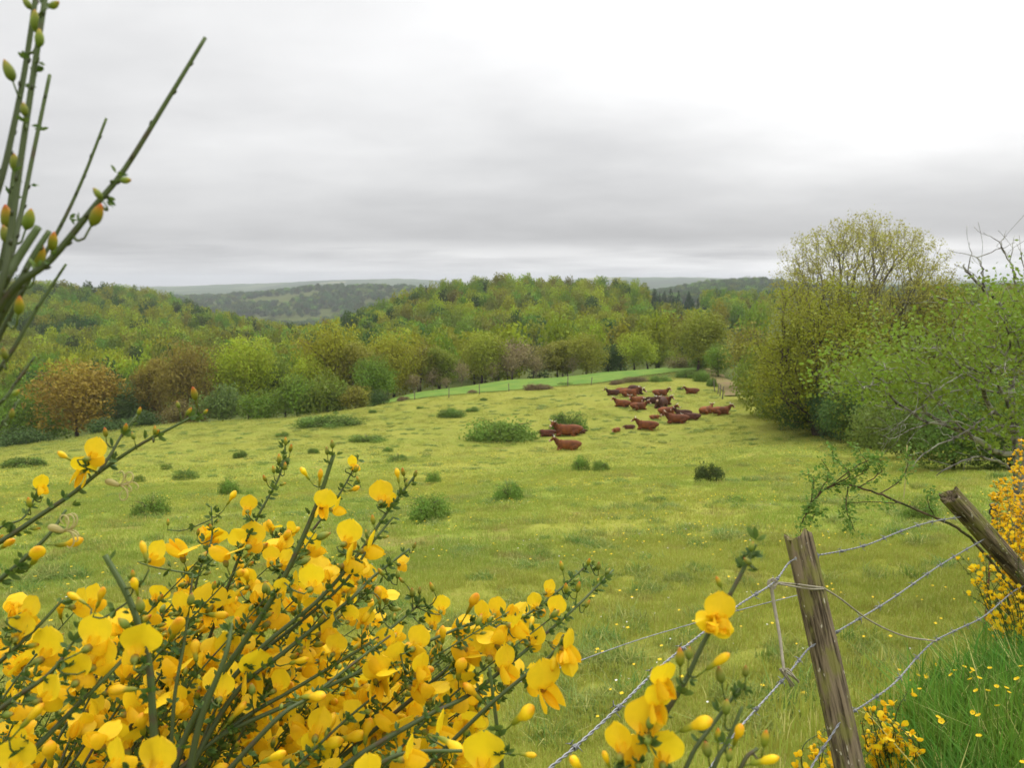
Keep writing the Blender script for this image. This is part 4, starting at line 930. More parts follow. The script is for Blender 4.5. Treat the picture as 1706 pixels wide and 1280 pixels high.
def rough_post(name, top, bot, r0, r1, seed, label, notch=.0, square=0.0):
    """a split, weathered round post; the axis runs from bot to top"""
    top = np.asarray(top); bot = np.asarray(bot); ax = top-bot; Ln = np.linalg.norm(ax); ax = ax/Ln; r = np.random.default_rng(seed)
    nz, na = 70, 44; V = np.zeros((nz, na, 3)); ph = r.uniform(0, 6.28, 12)
    crack = [(r.uniform(0, 6.28), r.uniform(.05, .11), r.uniform(.3, 1), r.uniform(0, .7)) for _ in range(7)]
    for i, f in enumerate(np.linspace(0, 1, nz)):
        th = np.arange(na)*2*PI/na; rr = r0+(r1-r0)*f
        k = 1+.06*np.cos(2*th+ph[0]+f)+.05*np.cos(3*th+ph[1]-f*2)+.03*np.sin(5*th+ph[2]+f*3)+.018*np.sin(9*th+ph[3]+f*5)+.014*np.sin(13*th+ph[4]+5*f)
        k += square*np.cos(4*th+.6)
        for a, w, hi_, lo_ in crack:
            dth = np.abs((th-a-f*.25+PI) % (2*PI)-PI); k -= .16*np.exp(-(dth/w)**2)*sstep(lo_, lo_+.2, f)*sstep(hi_+.15, hi_, f)
        if notch:
            dth = np.abs((th-4.45+PI) % (2*PI)-PI); k -= notch*np.exp(-(dth/.16)**2)*sstep(.72, .96, f)
        wob = np.array([.006*math.sin(f*5+ph[5]), .006*math.sin(f*4+ph[6])])
        zt = Ln*f-(0 if i < nz-1 else 1)*(.007*(1+np.sin(th*2+ph[7]))+.004*np.sin(th*3+ph[8])+.003*np.sin(th*7)+(.0 if not notch else .03*np.exp(-((np.abs((th-4.45+PI) % (2*PI)-PI))/.3)**2)))
        V[i, :, 0] = rr*k*np.cos(th)+wob[0]; V[i, :, 1] = rr*k*np.sin(th)+wob[1]; V[i, :, 2] = zt
    F = []; i = np.arange(nz-1)[:, None]*na; j = np.arange(na)[None]; j2 = (j+1) % na
    Q = np.stack([i+j, i+j2, i+na+j2, i+na+j], -1).reshape(-1, 4)
    c1 = V[-1].mean(0)-np.array([0, 0, .012]); inner = V[-1]*.6+c1*.4; inner[:, 2] -= .006+.008*np.sin(np.arange(na)*1.9)
    VV = np.vstack([V.reshape(-1, 3), inner, [c1]]); b0 = (nz-1)*na; b1 = nz*na; jj = np.arange(na); k2 = (jj+1) % na
    Q = np.vstack([Q, np.stack([b0+jj, b0+k2, b1+k2, b1+jj], -1)]); T = np.stack([b1+jj, b1+k2, np.full(na, b1+na)], -1)
    o = put(name, np_mesh(name, VV, [Q, T], [wm])); o.location = tuple(bot)
    q = Vector(ax).to_track_quat('Z', 'Y'); o.rotation_mode = 'QUATERNION'; o.rotation_quaternion = q @ Matrix.Rotation(0.0, 3, 'Z').to_quaternion()
    tag(o, label, 'fence post', 'near leaning fence posts'); return o
KN = .75
def PN(px, py, d): return PC(px, py, d*KN)
P1T = PN(1327, 887, 2.46); P1B = PN(1413, 1280, 2.30); P1E = P1B+(P1B-P1T)/np.linalg.norm(P1B-P1T)*.62
rough_post('fence_post', P1T, P1E, .035, .031, 31, 'upright mossy wooden fence post with a split top, wrapped by twine', .35)
P2T = PN(1577, 824, 3.55); P2B = PN(1700, 960, 3.75); P2E = P2B.copy()
while P2E[2] > H(P2E[0:1], P2E[1:2])[0]-.12 and P2E[2] > -3: P2E = P2E+(P2B-P2T)/np.linalg.norm(P2B-P2T)*.05
rough_post('fence_post', P2T, P2E, .035, .032, 33, 'dark wooden fence post leaning far over to the left by the yellow brooms', 0, .05)
galv, nt = new_mat('galvanised_wire'); n = nt.noise(nt.new('ShaderNodeNewGeometry').outputs['Position'], 40, 2)
out_surf(nt, nt.new('ShaderNodeBsdfPrincipled', {'Base Color': nt.mix(n, (.17, .175, .185), (.33, .335, .345)), 'Metallic': .55, 'Roughness': .5}).outputs[0])
twm_, nt = new_mat('old_twine'); out_surf(nt, nt.new('ShaderNodeBsdfPrincipled', {'Base Color': nt.mix(nt.noise(nt.new('ShaderNodeNewGeometry').outputs['Position'], 60, 2), (.14, .12, .08), (.4, .36, .26)), 'Roughness': .9}).outputs[0])
def barbed(pts, label, rs=.0012, off=.00135, pitch=.036, barbs=True, name='barbed_wire', gap=.13):
    P = np.array([PN(*p) for p in pts]); n = max(60, int(np.linalg.norm(np.diff(P, axis=0), axis=1).sum()/.006)); L = spline(P, n)
    s = np.concatenate([[0], np.cumsum(np.linalg.norm(np.diff(L, axis=0), axis=1))]); o = empty(name, tuple(L[0]))
    T = np.gradient(L, axis=0); T /= np.linalg.norm(T, axis=1, keepdims=True); A = np.cross(T, [0, 0, 1.0]); A /= np.linalg.norm(A, axis=1, keepdims=True); B = np.cross(T, A)
    for k in (0, PI):
        mb = MB(); th = s/pitch*2*PI+k; mb.tube(L+off*(np.cos(th)[:, None]*A+np.sin(th)[:, None]*B), rs, 6); mb.build('strand', galv, o)
    if barbs:
        for d in np.arange(gap*.6, s[-1], gap):
            i = int(np.searchsorted(s, d)); i = min(i, n-2); mb = MB(); x = rng.uniform(0, 3)
            for q in (0, 1):
                u = math.cos(x+q*1.7)*A[i]+math.sin(x+q*1.7)*B[i]; cpt = L[i]+T[i]*.004*q
                th = np.linspace(0, 4*PI, 14); v = np.cross(T[i], u)
                mb.tube(cpt+(off+rs+.0008)*(np.cos(th)[:, None]*u+np.sin(th)[:, None]*v)+T[i]*(th/(4*PI)*.006)[:, None], .0011, 5)
                mb.tube(np.array([cpt-u*.012, cpt-u*.004+v*.004]), [.0005, .0012], 4); mb.tube(np.array([cpt+u*.004+v*.004, cpt+u*.013]), [.0012, .0005], 4)
            mb.build('barb', galv, o)
    tag(o, label, 'barbed wire' if barbs else 'wire', 'wires of the near fence'); return o
barbed([(905, 1290, 1.22), (965, 1240, 1.33), (1030, 1180, 1.46), (1100, 1112, 1.65), (1165, 1060, 1.85), (1232, 1008, 2.08), (1288, 972, 2.28), (1313, 940, 2.40), (1327, 930, 2.41)], 'top barbed wire strand running from below the broom up to the split post')
barbed([(1327, 930, 2.45), (1362, 926, 2.52), (1440, 910, 2.75), (1500, 886, 2.98), (1548, 871, 3.2), (1600, 862, 3.55)], 'top barbed wire strand sagging between the two posts', barbs=True)
barbed([(1180, 1285, 1.75), (1232, 1214, 1.9), (1312, 1125, 2.15), (1345, 1084, 2.33), (1362, 1072, 2.36)], 'middle barbed wire strand left of the split post, knotted with twine')
barbed([(1362, 1072, 2.38), (1395, 1053, 2.45), (1480, 1002, 2.75), (1570, 940, 3.2), (1650, 893, 3.68)], 'middle barbed wire strand right of the split post')
barbed([(1340, 1300, 2.2), (1362, 1262, 2.24), (1388, 1222, 2.27), (1402, 1200, 2.3)], 'short low wire strand emerging left of the split post foot')
barbed([(1402, 1198, 2.34), (1445, 1172, 2.5), (1490, 1139, 2.62), (1530, 1094, 2.78), (1556, 1070, 2.85), (1590, 1052, 3.0), (1640, 1027, 3.3), (1690, 985, 3.65), (1720, 972, 3.8)], 'lowest wire strand climbing to the foot of the leaning post')
barbed([(740, 1180, 1.95), (850, 1143, 2.1), (970, 1100, 2.25), (1060, 1068, 2.38), (1150, 1041, 2.5), (1240, 1015, 2.62), (1330, 992, 2.75)], 'thin pale electric fence cord slung across the pasture grass', .0008, .0009, .014, False, 'electric_fence_wire')
def twine(parts, label, name='twine', r=.002):
    mb = MB()
    for P, rad in parts: mb.tube(spline(P, 26), rad, 6)
    o = mb.build(name, twm_); tag(o, label, 'twine'); return o
w0 = PN(1340, 979, 2.40)
wrap = []
for k in np.linspace(0, 1, 9):
    px = 1326+44*k; wrap.append(PN(px, 974+6*k, 2.40-.035*math.sin(PI*k)))
tw = [([PN(1290, 971, 2.30), PN(1305, 972, 2.33)]+wrap, .0024), ([PN(1295, 973, 2.30), PN(1330, 979, 2.372), PN(1352, 982, 2.362), PN(1372, 982, 2.40)], .0023), ([PN(1370, 979, 2.4), PN(1400, 998, 2.46), PN(1450, 1035, 2.6), PN(1505, 1060, 2.74), PN(1560, 1069, 2.85)], .0022)]
twine(tw, 'frayed twine tied round the split post and down to the low wire')
st = MB(); st.tube(spline([PN(1284, 972, 2.285), PN(1290, 1010, 2.27), PN(1299, 1060, 2.22), PN(1304, 1100, 2.17), PN(1308, 1126, 2.14)], 24), np.linspace(.0042, .003, 24), 7)
for k in range(9):
    a = rng.normal(0, 1, 3); a /= np.linalg.norm(a); c0 = PN(1307, 1122, 2.135); st.tube(spline([c0, c0+a*.012, c0+np.array([.012+rng.uniform(0, .02), 0, -.012-rng.uniform(0, .02)])], 7), .0016, 5)
for k in range(6):
    th = np.linspace(0, 2*PI, 9); c0 = PN(1286+rng.normal(0, 1.5), 973+rng.normal(0, 1.5), 2.285); st.tube(c0+.008*np.stack([np.cos(th), np.sin(th)*.6, np.sin(th)], 1), .0018, 5)
o = st.build('twig', twm_); tag(o, 'pale grey stick hung between two wires and knotted with twine', 'stick')
# electric fence insulator on a rusty stake, and a thin cane by the hedge
rust, nt = new_mat('rusty_iron'); out_surf(nt, nt.new('ShaderNodeBsdfPrincipled', {'Base Color': nt.mix(nt.noise(nt.new('ShaderNodeTexCoord').outputs['Object'], 30, 3), (.16, .06, .025), (.3, .14, .06)), 'Roughness': .85}).outputs[0])
blk, nt = new_mat('black_plastic'); out_surf(nt, nt.new('ShaderNodeBsdfPrincipled', {'Base Color': (.02, .02, .022, 1), 'Roughness': .4}).outputs[0])
b_ = PN(1655, 851, 5.6); gz = H(b_[0:1], b_[1:2])[0]; o = empty('electric_fence_stake', (b_[0], b_[1], gz)); hh = b_[2]-gz
mb = MB(); mb.tube(spline([(0, 0, -.2), (.008, 0, hh*.5), (0, 0, hh)], 8), .006, 7); mb.build('stake', rust, o, world=False)
mb = MB(); mb.tube([(0, 0, hh-.03), (0, 0, hh-.02), (0, 0, hh), (0, 0, hh+.012), (0, 0, hh+.03), (0, 0, hh+.04)], [.012, .022, .022, .014, .024, .012], 12); mb.tube([(0, -.01, hh+.01), (.0, -.04, hh+.012), (0, -.045, hh+.03)], .006, 6); mb.build('insulator', blk, o, world=False)
tag(o, 'rusty stake topped with a black insulator left of the tall yellow broom', 'fence stake')
b_ = PN(1511, 742, 24); gz = H(b_[0:1], b_[1:2])[0]; mb = MB(); mb.tube(spline([(b_[0], b_[1], gz-.2), (b_[0]+.02, b_[1], (gz+b_[2])/2), tuple(b_)], 8), .014, 6); o = mb.build('cane', bark_mat('straw_cane', (.4, .34, .14), (.5, .45, .2), 4)); tag(o, 'thin straw-coloured cane standing before the hedge', 'cane')

# ------------------------------------------------------------------ hawthorn on the right and the arching rose
HAW = leaf_mat('hawthorn_leaves', None, .3, .4)
lich = bark_mat('lichened_bark', (.07, .06, .045), (.30, .28, .24), 14, (.36, .36, .27))
r = np.random.default_rng(101)
def inpoly(x, y, P):
    ok = np.zeros(len(x), bool); n = len(P)
    for i in range(n):
        x0, y0 = P[i]; x1, y1 = P[(i+1) % n]
        c = ((y0 > y) != (y1 > y)) & (x < (x1-x0)*(y-y0)/(y1-y0+1e-9)+x0); ok ^= c
    return ok
hx, hd = 1700, 8.6; base = PC(hx, 800, hd); base[2] = H(base[0:1], base[1:2])[0]; o = empty('hawthorn_tree', tuple(base))
T = spline([base-np.array([0, 0, .1]), PC(1698, 800, 8.6), PC(1694, 740, 8.6), PC(1685, 660, 8.7), PC(1692, 590, 8.8)], 22)
poly = [(1408, 632), (1440, 610), (1490, 585), (1530, 572), (1575, 552), (1640, 520), (1690, 492), (1760, 470), (1800, 800), (1700, 775), (1640, 735), (1600, 745), (1540, 705), (1480, 690), (1440, 668)]
X = r.uniform(1400, 1800, 5200); Y = r.uniform(460, 810, 5200); ok = inpoly(X, Y, poly); X, Y = X[ok], Y[ok]
Dp = 8.7+r.normal(0, .75, len(X)); A = np.array([PC(a, b, d) for a, b, d in zip(X, Y, Dp)])
dens = snoise(A[:, 0], A[:, 2]+A[:, 1]*.5, .9, 103); keepA = dens > -.15-.3*(Y < 560); A = A[keepA][:720]
A2 = np.array([PC(a+r.normal(0, 34), b+r.normal(0, 26), 8.3+r.normal(0, .8)) for a, b in [poly[int(r.integers(0, 9))] for _ in range(190)]]); A = np.vstack([A, A2])
mb = MB(); branchwork(mb, r, T, A, .16, .0022, power=.5, bias=.45, wander=.12, rmax=.06, attach_from=4)
# traced bare limbs
def limb(pts, r0, r1, n=18, twigs=0, jit=.008):
    P = spline([PC(*p) for p in pts], n, jit); r0 *= .62; r1 *= .62; mb.tube(P, np.linspace(r0, r1, n), 7)
    for _ in range(twigs):
        i = r.integers(3, n-1); d = P[i]-P[i-1]; d /= np.linalg.norm(d); d = d+r.normal(0, .55, 3); e = P[i]+d/np.linalg.norm(d)*r.uniform(.15, .5); m_ = (P[i]+e)/2+r.normal(0, .04, 3); mb.tube(spline([P[i], m_, e], 7), np.linspace(r1*.8, .0025, 7), 5)
limb([(1694, 790, 8.5), (1668, 772, 8.4), (1630, 762, 8.3), (1590, 775, 8.2), (1560, 790, 8.1)], .03, .008, twigs=6)
limb([(1690, 700, 8.4), (1668, 650, 8.3), (1640, 610, 8.2), (1590, 632, 8.1), (1545, 660, 8.0)], .035, .01, twigs=10)
limb([(1660, 680, 8.3), (1610, 720, 8.1), (1570, 738, 7.9), (1535, 760, 7.8), (1520, 780, 7.75)], .02, .006, twigs=9)
limb([(1640, 720, 8.2), (1580, 700, 8.0), (1530, 712, 7.9), (1490, 730, 7.8), (1465, 726, 7.8)], .016, .004, twigs=10)
limb([(1600, 650, 8.1), (1545, 672, 8.0), (1500, 705, 7.9), (1475, 725, 7.8)], .014, .004, twigs=8)
limb([(1700, 560, 8.9), (1672, 515, 8.9), (1640, 480, 8.9), (1612, 455, 8.9), (1604, 440, 8.9)], .045, .012, 16, 4)
limb([(1640, 480, 8.9), (1636, 450, 8.9), (1628, 430, 8.9), (1580, 415, 8.9)], .02, .003, 12, 2); limb([(1612, 455, 8.9), (1618, 425, 8.9), (1616, 405, 8.9)], .012, .003, 8, 1)
limb([(1628, 430, 8.9), (1665, 415, 8.9), (1690, 405, 8.9)], .01, .003, 8, 1); limb([(1702, 520, 9), (1692, 465, 9), (1675, 425, 9), (1660, 400, 9), (1635, 388, 9)], .02, .003, 14, 3)
limb([(1692, 465, 9), (1685, 430, 9), (1690, 390, 9)], .014, .003, 10, 1); limb([(1675, 425, 9), (1668, 405, 9), (1678, 385, 9)], .009, .003, 8, 1)
limb([(1640, 508, 8.7), (1600, 505, 8.6), (1568, 498, 8.6), (1548, 494, 8.6)], .014, .006, 12, 3); limb([(1604, 462, 8.9), (1592, 466, 8.9), (1584, 464, 8.9)], .008, .003, 6, 1)
limb([(1720, 500, 8.6), (1705, 440, 8.6), (1694, 408, 8.6)], .016, .003, 9, 1)
mb.build('trunk', lich, o)
C = np.repeat(A, 18, 0)+r.normal(0, .105, (len(A)*18, 3)); tv = np.repeat(np.clip(r.normal(.5, .3, len(A)), 0, 1), 18)
pxy = np.array(proj(C)[:2]).T; kk = (r.uniform(0, 1, len(C)) < np.clip(1.1-.85*sstep(1665, 1540, pxy[:, 0])*sstep(645, 705, pxy[:, 1])-.55*sstep(690, 770, pxy[:, 1])-.25, .05, 1)); C, tv = C[kk], tv[kk]
V, F = leaf_cards(C, np.tile([0, -.3, .5], (len(C), 1)), np.full(len(C), .046), r, .75)
c_ = put('crown', np_mesh('crown', V-np.array(o.location), [F], [HAW], True, {'t': np.repeat(tv, 4)}), o); c_.color = (.195, .275, .034, 1)
tag(o, 'fresh green hawthorn with bare lichened limbs, leaning in at the right edge', 'tree')
# dog rose
r = np.random.default_rng(111); ob = PN(1625, 905, 3.62); o = empty('wild_rose', tuple(ob)); mb = MB(); tips = []
main = spline([PN(1690, 985, 3.7), PN(1625, 905, 3.62), PN(1585, 875, 3.55), PN(1540, 855, 3.5), PN(1480, 830, 3.4), PN(1430, 812, 3.35), PN(1395, 808, 3.3), PN(1362, 826, 3.27), PN(1340, 862, 3.25), PN(1332, 886, 3.24)], 70, .0015)
mb.tube(main, np.linspace(.0056, .0014, 70), 7)
side = [([38, (1468, 785), (1452, 760)], 3.35), ([44, (1445, 780), (1425, 742)], 3.3), ([48, (1415, 790), (1392, 765), (1385, 742)], 3.27), ([54, (1380, 790), (1368, 765)], 3.27), ([33, (1500, 800), (1512, 772), (1510, 750)], 3.4), ([28, (1470, 838), (1420, 838), (1405, 850)], 3.35), ([42, (1410, 845), (1418, 872), (1424, 885)], 3.27), ([58, (1355, 800), (1340, 790)], 3.25), ([50, (1440, 770), (1470, 768)], 3.3), ([60, (1362, 850), (1350, 870)], 3.22), ([20, (1545, 832), (1560, 815)], 3.5)]
for L, dd in side:
    P = spline([main[L[0]]]+[PN(a, b, dd) for a, b in L[1:]], 16, .0015); mb.tube(P, np.linspace(.0022, .0008, 16), 5); tips += list(P[3:])
tips += list(main[38:])
mb.build('stem', bark_mat('rose_stem', (.05, .06, .02), (.13, .09, .05), 20), o)
tips = np.array(tips); C, N = [], []
for p in tips:
    for k in range(3):
        ax = r.normal(0, 1, 3); ax[2] -= .1; ax /= np.linalg.norm(ax); sd = np.cross(ax, r.normal(0, 1, 3)); sd /= np.linalg.norm(sd)
        if r.uniform() < .4: continue
        for q in range(5): C.append(p+ax*(.009+.006*q)+sd*(.006 if q % 2 else -.006)*(q < 4)); N.append((0, 0, .7))
C = np.array(C); V, F = leaf_cards(C, np.array(N), np.full(len(C), .0125), r, .7, .5); lv = put('foliage', np_mesh('rose_leaves', V-np.array(o.location), [F], [HAW], True, {'t': np.repeat(r.uniform(.2, .8, len(C)), 4)}), o); lv.color = (.15, .26, .045, 1)
tag(o, 'arching wild rose stem with small leaves reaching left from the leaning post', 'rose')
# ------------------------------------------------------------------ broom: flowers, buds, leaves
def petal_mat(name, c0, c1, tr=.35):
    m, nt = new_mat(name); t = attr(nt); oi = nt.new('ShaderNodeObjectInfo').outputs['Random']
    n = nt.noise(nt.new('ShaderNodeTexCoord').outputs['Object'], 240, 2)
    c = nt.mix(t, c0, c1); c = nt.hsv(c, nt.math('MULTIPLY_ADD', oi, .014, .492), 1.0, nt.math('MULTIPLY_ADD', n, .2, nt.math('MULTIPLY_ADD', oi, .16, .82)))
    leafy(nt, c, tr, .5, nt.mix(.5, c, (1, .86, .03)), spec=.25); return m
Y_STD = petal_mat('broom_standard', (.78, .38, .01), (.92, .63, .012))
Y_WING = petal_mat('broom_wing', (.88, .48, .01), (.91, .58, .012))
def ramp_mat(name, stops, tr=.2):
    m, nt = new_mat(name); oi = nt.new('ShaderNodeObjectInfo').outputs['Random']
    c = nt.ramp(attr(nt), stops); c = nt.hsv(c, nt.math('MULTIPLY_ADD', oi, .03, .485), 1.0, nt.math('MULTIPLY_ADD', oi, .3, .85)); leafy(nt, c, tr, .5); return m
CALYX = ramp_mat('broom_calyx', [(0, (.12, .17, .02)), (.55, (.22, .24, .03)), (1, (.38, .2, .03))])
CLUB = ramp_mat('broom_closed_flower', [(0, (.16, .2, .02)), (.22, (.3, .3, .02)), (.42, (.8, .52, .012)), (.85, (.9, .58, .01)), (1, (.8, .36, .012))])
BUD = ramp_mat('broom_bud', [(0, (.13, .18, .02)), (.5, (.27, .29, .03)), (.78, (.5, .32, .02)), (1, (.55, .12, .015))])
GBUD = ramp_mat('broom_green_bud', [(0, (.1, .15, .02)), (.6, (.25, .3, .05)), (.9, (.36, .3, .04)), (1, (.45, .14, .03))])
LEAFM, nt = new_mat('broom_leaf'); oi = attr(nt); leafy(nt, nt.hsv(nt.mix(oi, (.06, .12, .026), (.14, .21, .04)), .5, 1, 1), .25, .5)
STEM, nt = new_mat('broom_stem'); t_ = attr(nt); co = nt.new('ShaderNodeNewGeometry').outputs['Position']
c = nt.mix(t_, (.038, .045, .015), (.085, .125, .03)); c = nt.mix(nt.math('MULTIPLY', nt.smooth(nt.noise(co, 60, 3), .56, .7), .7), c, (.075, .04, .025))
out_surf(nt, nt.new('ShaderNodeBsdfPrincipled', {'Base Color': c, 'Roughness': .55, 'Specular IOR Level': .3}).outputs[0])
MM = .001
def lathe(mb, path, rad, sides=10, squash=1.0):
    n0 = len(mb.V); mb.tube(path, rad, sides); 
    if squash != 1.0: mb.V[-1][:, 0] *= squash
def standard(lean, curl, wid, notch, seed, fold=0.0):
    """the big upright petal: a rounded sheet that bends up from its claw and curls back at the rim"""
    r = np.random.default_rng(seed); nv, nu = 13, 13; L = 22
    p = np.array([7.5, 0.5]); path = []; dirs = []
    for i, v in enumerate(np.linspace(0, 1, nv)):
        a = lean*sstep(-.05, .38, v)+.25*max(v-.5, 0)*curl
        d = np.array([math.cos(a), math.sin(a)]); path.append(p.copy()); dirs.append(d); p = p+d*L/(nv-1)
    V = np.zeros((nv, nu, 3)); t = np.zeros((nv, nu)); ph = r.uniform(0, 6.28, 4)
    for i, v in enumerate(np.linspace(0, 1, nv)):
        w = wid*(float(sstep(-.06, .52, v))**.8 if v < .56 else math.sqrt(max(0, 1-((v-.56)/.455)**2)))
        w = max(w, 1.1); d = dirs[i]; nrm = np.array([-d[1], d[0]])   # towards the back of the petal
        for j, u in enumerate(np.linspace(-1, 1, nu)):
            k = u*w; back = curl*.055*k*k/ (wid*.5)*(.4+.6*v)+.7*math.exp(-(u/.14)**2)*(1-v*.5)*-1+.35*math.sin(3*u+ph[0]+4*v)+fold*abs(u)*w*.5
            dn = (notch*math.exp(-(u/.2)**2)+2.0*abs(u)**2.5)*max(0, v-.72)/.28
            q = path[i]-d*dn+nrm*back
            V[i, j] = (k*math.cos(fold*.6), q[0], q[1]); t[i, j] = min(1, .15+v*3.2)
    return V*MM, t
def wing(side, spread, droop, seed):
    nv, nu = 9, 7; V = np.zeros((nv, nu, 3)); L = 16.5
    for i, v in enumerate(np.linspace(0, 1, nv)):
        h = 5.8*math.sin(PI*min(1, v*.9+.06)**.72)**.6 if v < .99 else 1.8
        a = -droop*v; y = 8+math.cos(a*.8)*L*v; z = .5-math.sin(droop)*L*v*.75
        for j, u in enumerate(np.linspace(-1, 1, nu)):
            x = side*(1.4+2.6*math.sin(PI*v)**.8*(1-.35*u*u)+spread*L*v*.6+.8*(1-u)*v*.5)
            V[i, j] = (x, y, z+u*h+1.0*v)
    return V*MM
def keel(droop):
    nv, nu = 9, 9; V = np.zeros((nv, nu, 3)); L = 18
    for i, v in enumerate(np.linspace(0, 1, nv)):
        w = 2.7*math.sin(PI*min(1, v*.92+.05)**.85)**.6 if v < .99 else .6; dp = 4.2*math.sin(PI*min(1, v*.9+.07)**.9)**.6
        y = 8+L*v*math.cos(droop*.7); z = -.8-math.sin(droop)*L*v*.8+2.2*v*v
        for j, u in enumerate(np.linspace(-1, 1, nu)):
            th = u*PI*.62; V[i, j] = (w*math.sin(th), y, z-dp*.6*math.cos(th))
    return V*MM
def calyx_mesh():
    mb = MB(); mb.tube(np.array([[0, -4, 0], [0, -1, .15], [0, 3, .1]])*MM, [.5*MM, .5*MM, .7*MM], 6, a=[0, .2, .4])
    mb.tube(np.array([[0, 2.6, 0], [0, 3.6, 0], [0, 5.2, 0], [0, 7.4, .2], [0, 9.2, .3]])*MM, np.array([.7, 1.7, 2.3, 2.4, 1.9])*MM, 9, a=[.2, .4, .6, .8, 1]); return mb
FL = []
for i, (lean, curl, wid, notch, spread, droop, fold, open_) in enumerate([
    (1.5, .45, 10.6, 1.6, .05, .25, 0, 1), (1.55, .35, 9.6, 1.2, .18, .45, 0, 1), (1.7, .6, 10.6, 1.9, .3, .5, .05, 1), (1.35, .9, 9.2, 1.3, .1, .2, .25, 1), (1.15, .3, 8.6, 1.0, .05, .15, .55, 1), (1.55, .8, 10.4, 2.1, .42, .6, .1, 1)]):
    mb = MB(); V, t = standard(lean, curl, wid, notch, i, fold); mb.grid(V, t); st_ = mb.mesh('broom_standard', Y_STD)
    mb = MB(); mb.grid(wing(1, spread, droop, i), .8); mb.grid(wing(-1, spread*.8, droop, i), .7); mb.grid(keel(droop*.9), .1); kw = mb.mesh('broom_wings_and_keel', Y_WING)
    FL.append((kw, st_))
CX = calyx_mesh().mesh('broom_calyx', CALYX)
CL = []
for i, (L, w, bend) in enumerate([(19, 4.4, 3), (21, 5.2, 5), (17, 3.5, 1.5), (22, 4.6, 7)]):
    mb = MB(); v = np.linspace(0, 1, 12); P = np.stack([0*v, 3+L*v, bend*v*v+.0*v], 1)*MM
    rad = np.array([.6, 1.6, 2.1, 2.2, 2.1, 2.6, 3.3, .95*w, w, .93*w, .7*w, .22*w])*MM
    mb.tube(P, rad, 12, a=[0, .06, .14, .2, .26, .38, .48, .6, .7, .8, .9, 1]); mb.V[-1][:, 0] *= .72
    mb.tube(np.array([[0, -4, 0], [0, 0, .1], [0, 3.5, 0]])*MM, .5*MM, 6, a=0); CL.append(mb.mesh('broom_closed_flower', CLUB))
BU = []
for i, (L, w, m) in enumerate([(10, 2.3, BUD), (8, 2.0, BUD), (12, 2.5, BUD), (9, 2.4, GBUD), (11, 2.7, GBUD)]):
    mb = MB(); v = np.linspace(0, 1, 9); mb.tube(np.stack([0*v, 2+L*v, .8*v*v], 1)*MM, np.array([.6, .7*w, .95*w, w, w, .92*w, .75*w, .5*w, .15*w])*MM, 9, a=v)
    mb.tube(np.array([[0, -4, 0], [0, 0, .1], [0, 2.5, 0]])*MM, .45*MM, 5, a=0); BU.append(mb.mesh('broom_bud', m))
def frame(fwd, up):
    f = np.asarray(fwd, float); f = f/np.linalg.norm(f); u = np.asarray(up, float); u = u-f*(u@f); u /= np.linalg.norm(u); x = np.cross(f, u)
    return np.stack([x, f, u], 1)
def screen_frame(roll, yaw, tilt=0.0):
    """roll: where the standard points in the view (0 up, 90 right); yaw 0 = mouth towards the viewer, 180 = seen from behind, 90 = keel to the right"""
    a = R(roll); up = CR*math.sin(a)+CU*math.cos(a); lat = CR*math.cos(a)-CU*math.sin(a); y = R(yaw); f = lat*math.sin(y)-CF*math.cos(y)
    f2 = f*math.cos(R(tilt))+up*math.sin(R(tilt)); return frame(f2, up)
def to_matrix(Rm, loc, s, root):
    M = Matrix.Identity(4)
    for i in range(3):
        for j in range(3): M[i][j] = Rm[i, j]*s
        M[i][3] = loc[i]-root[i]
    return M
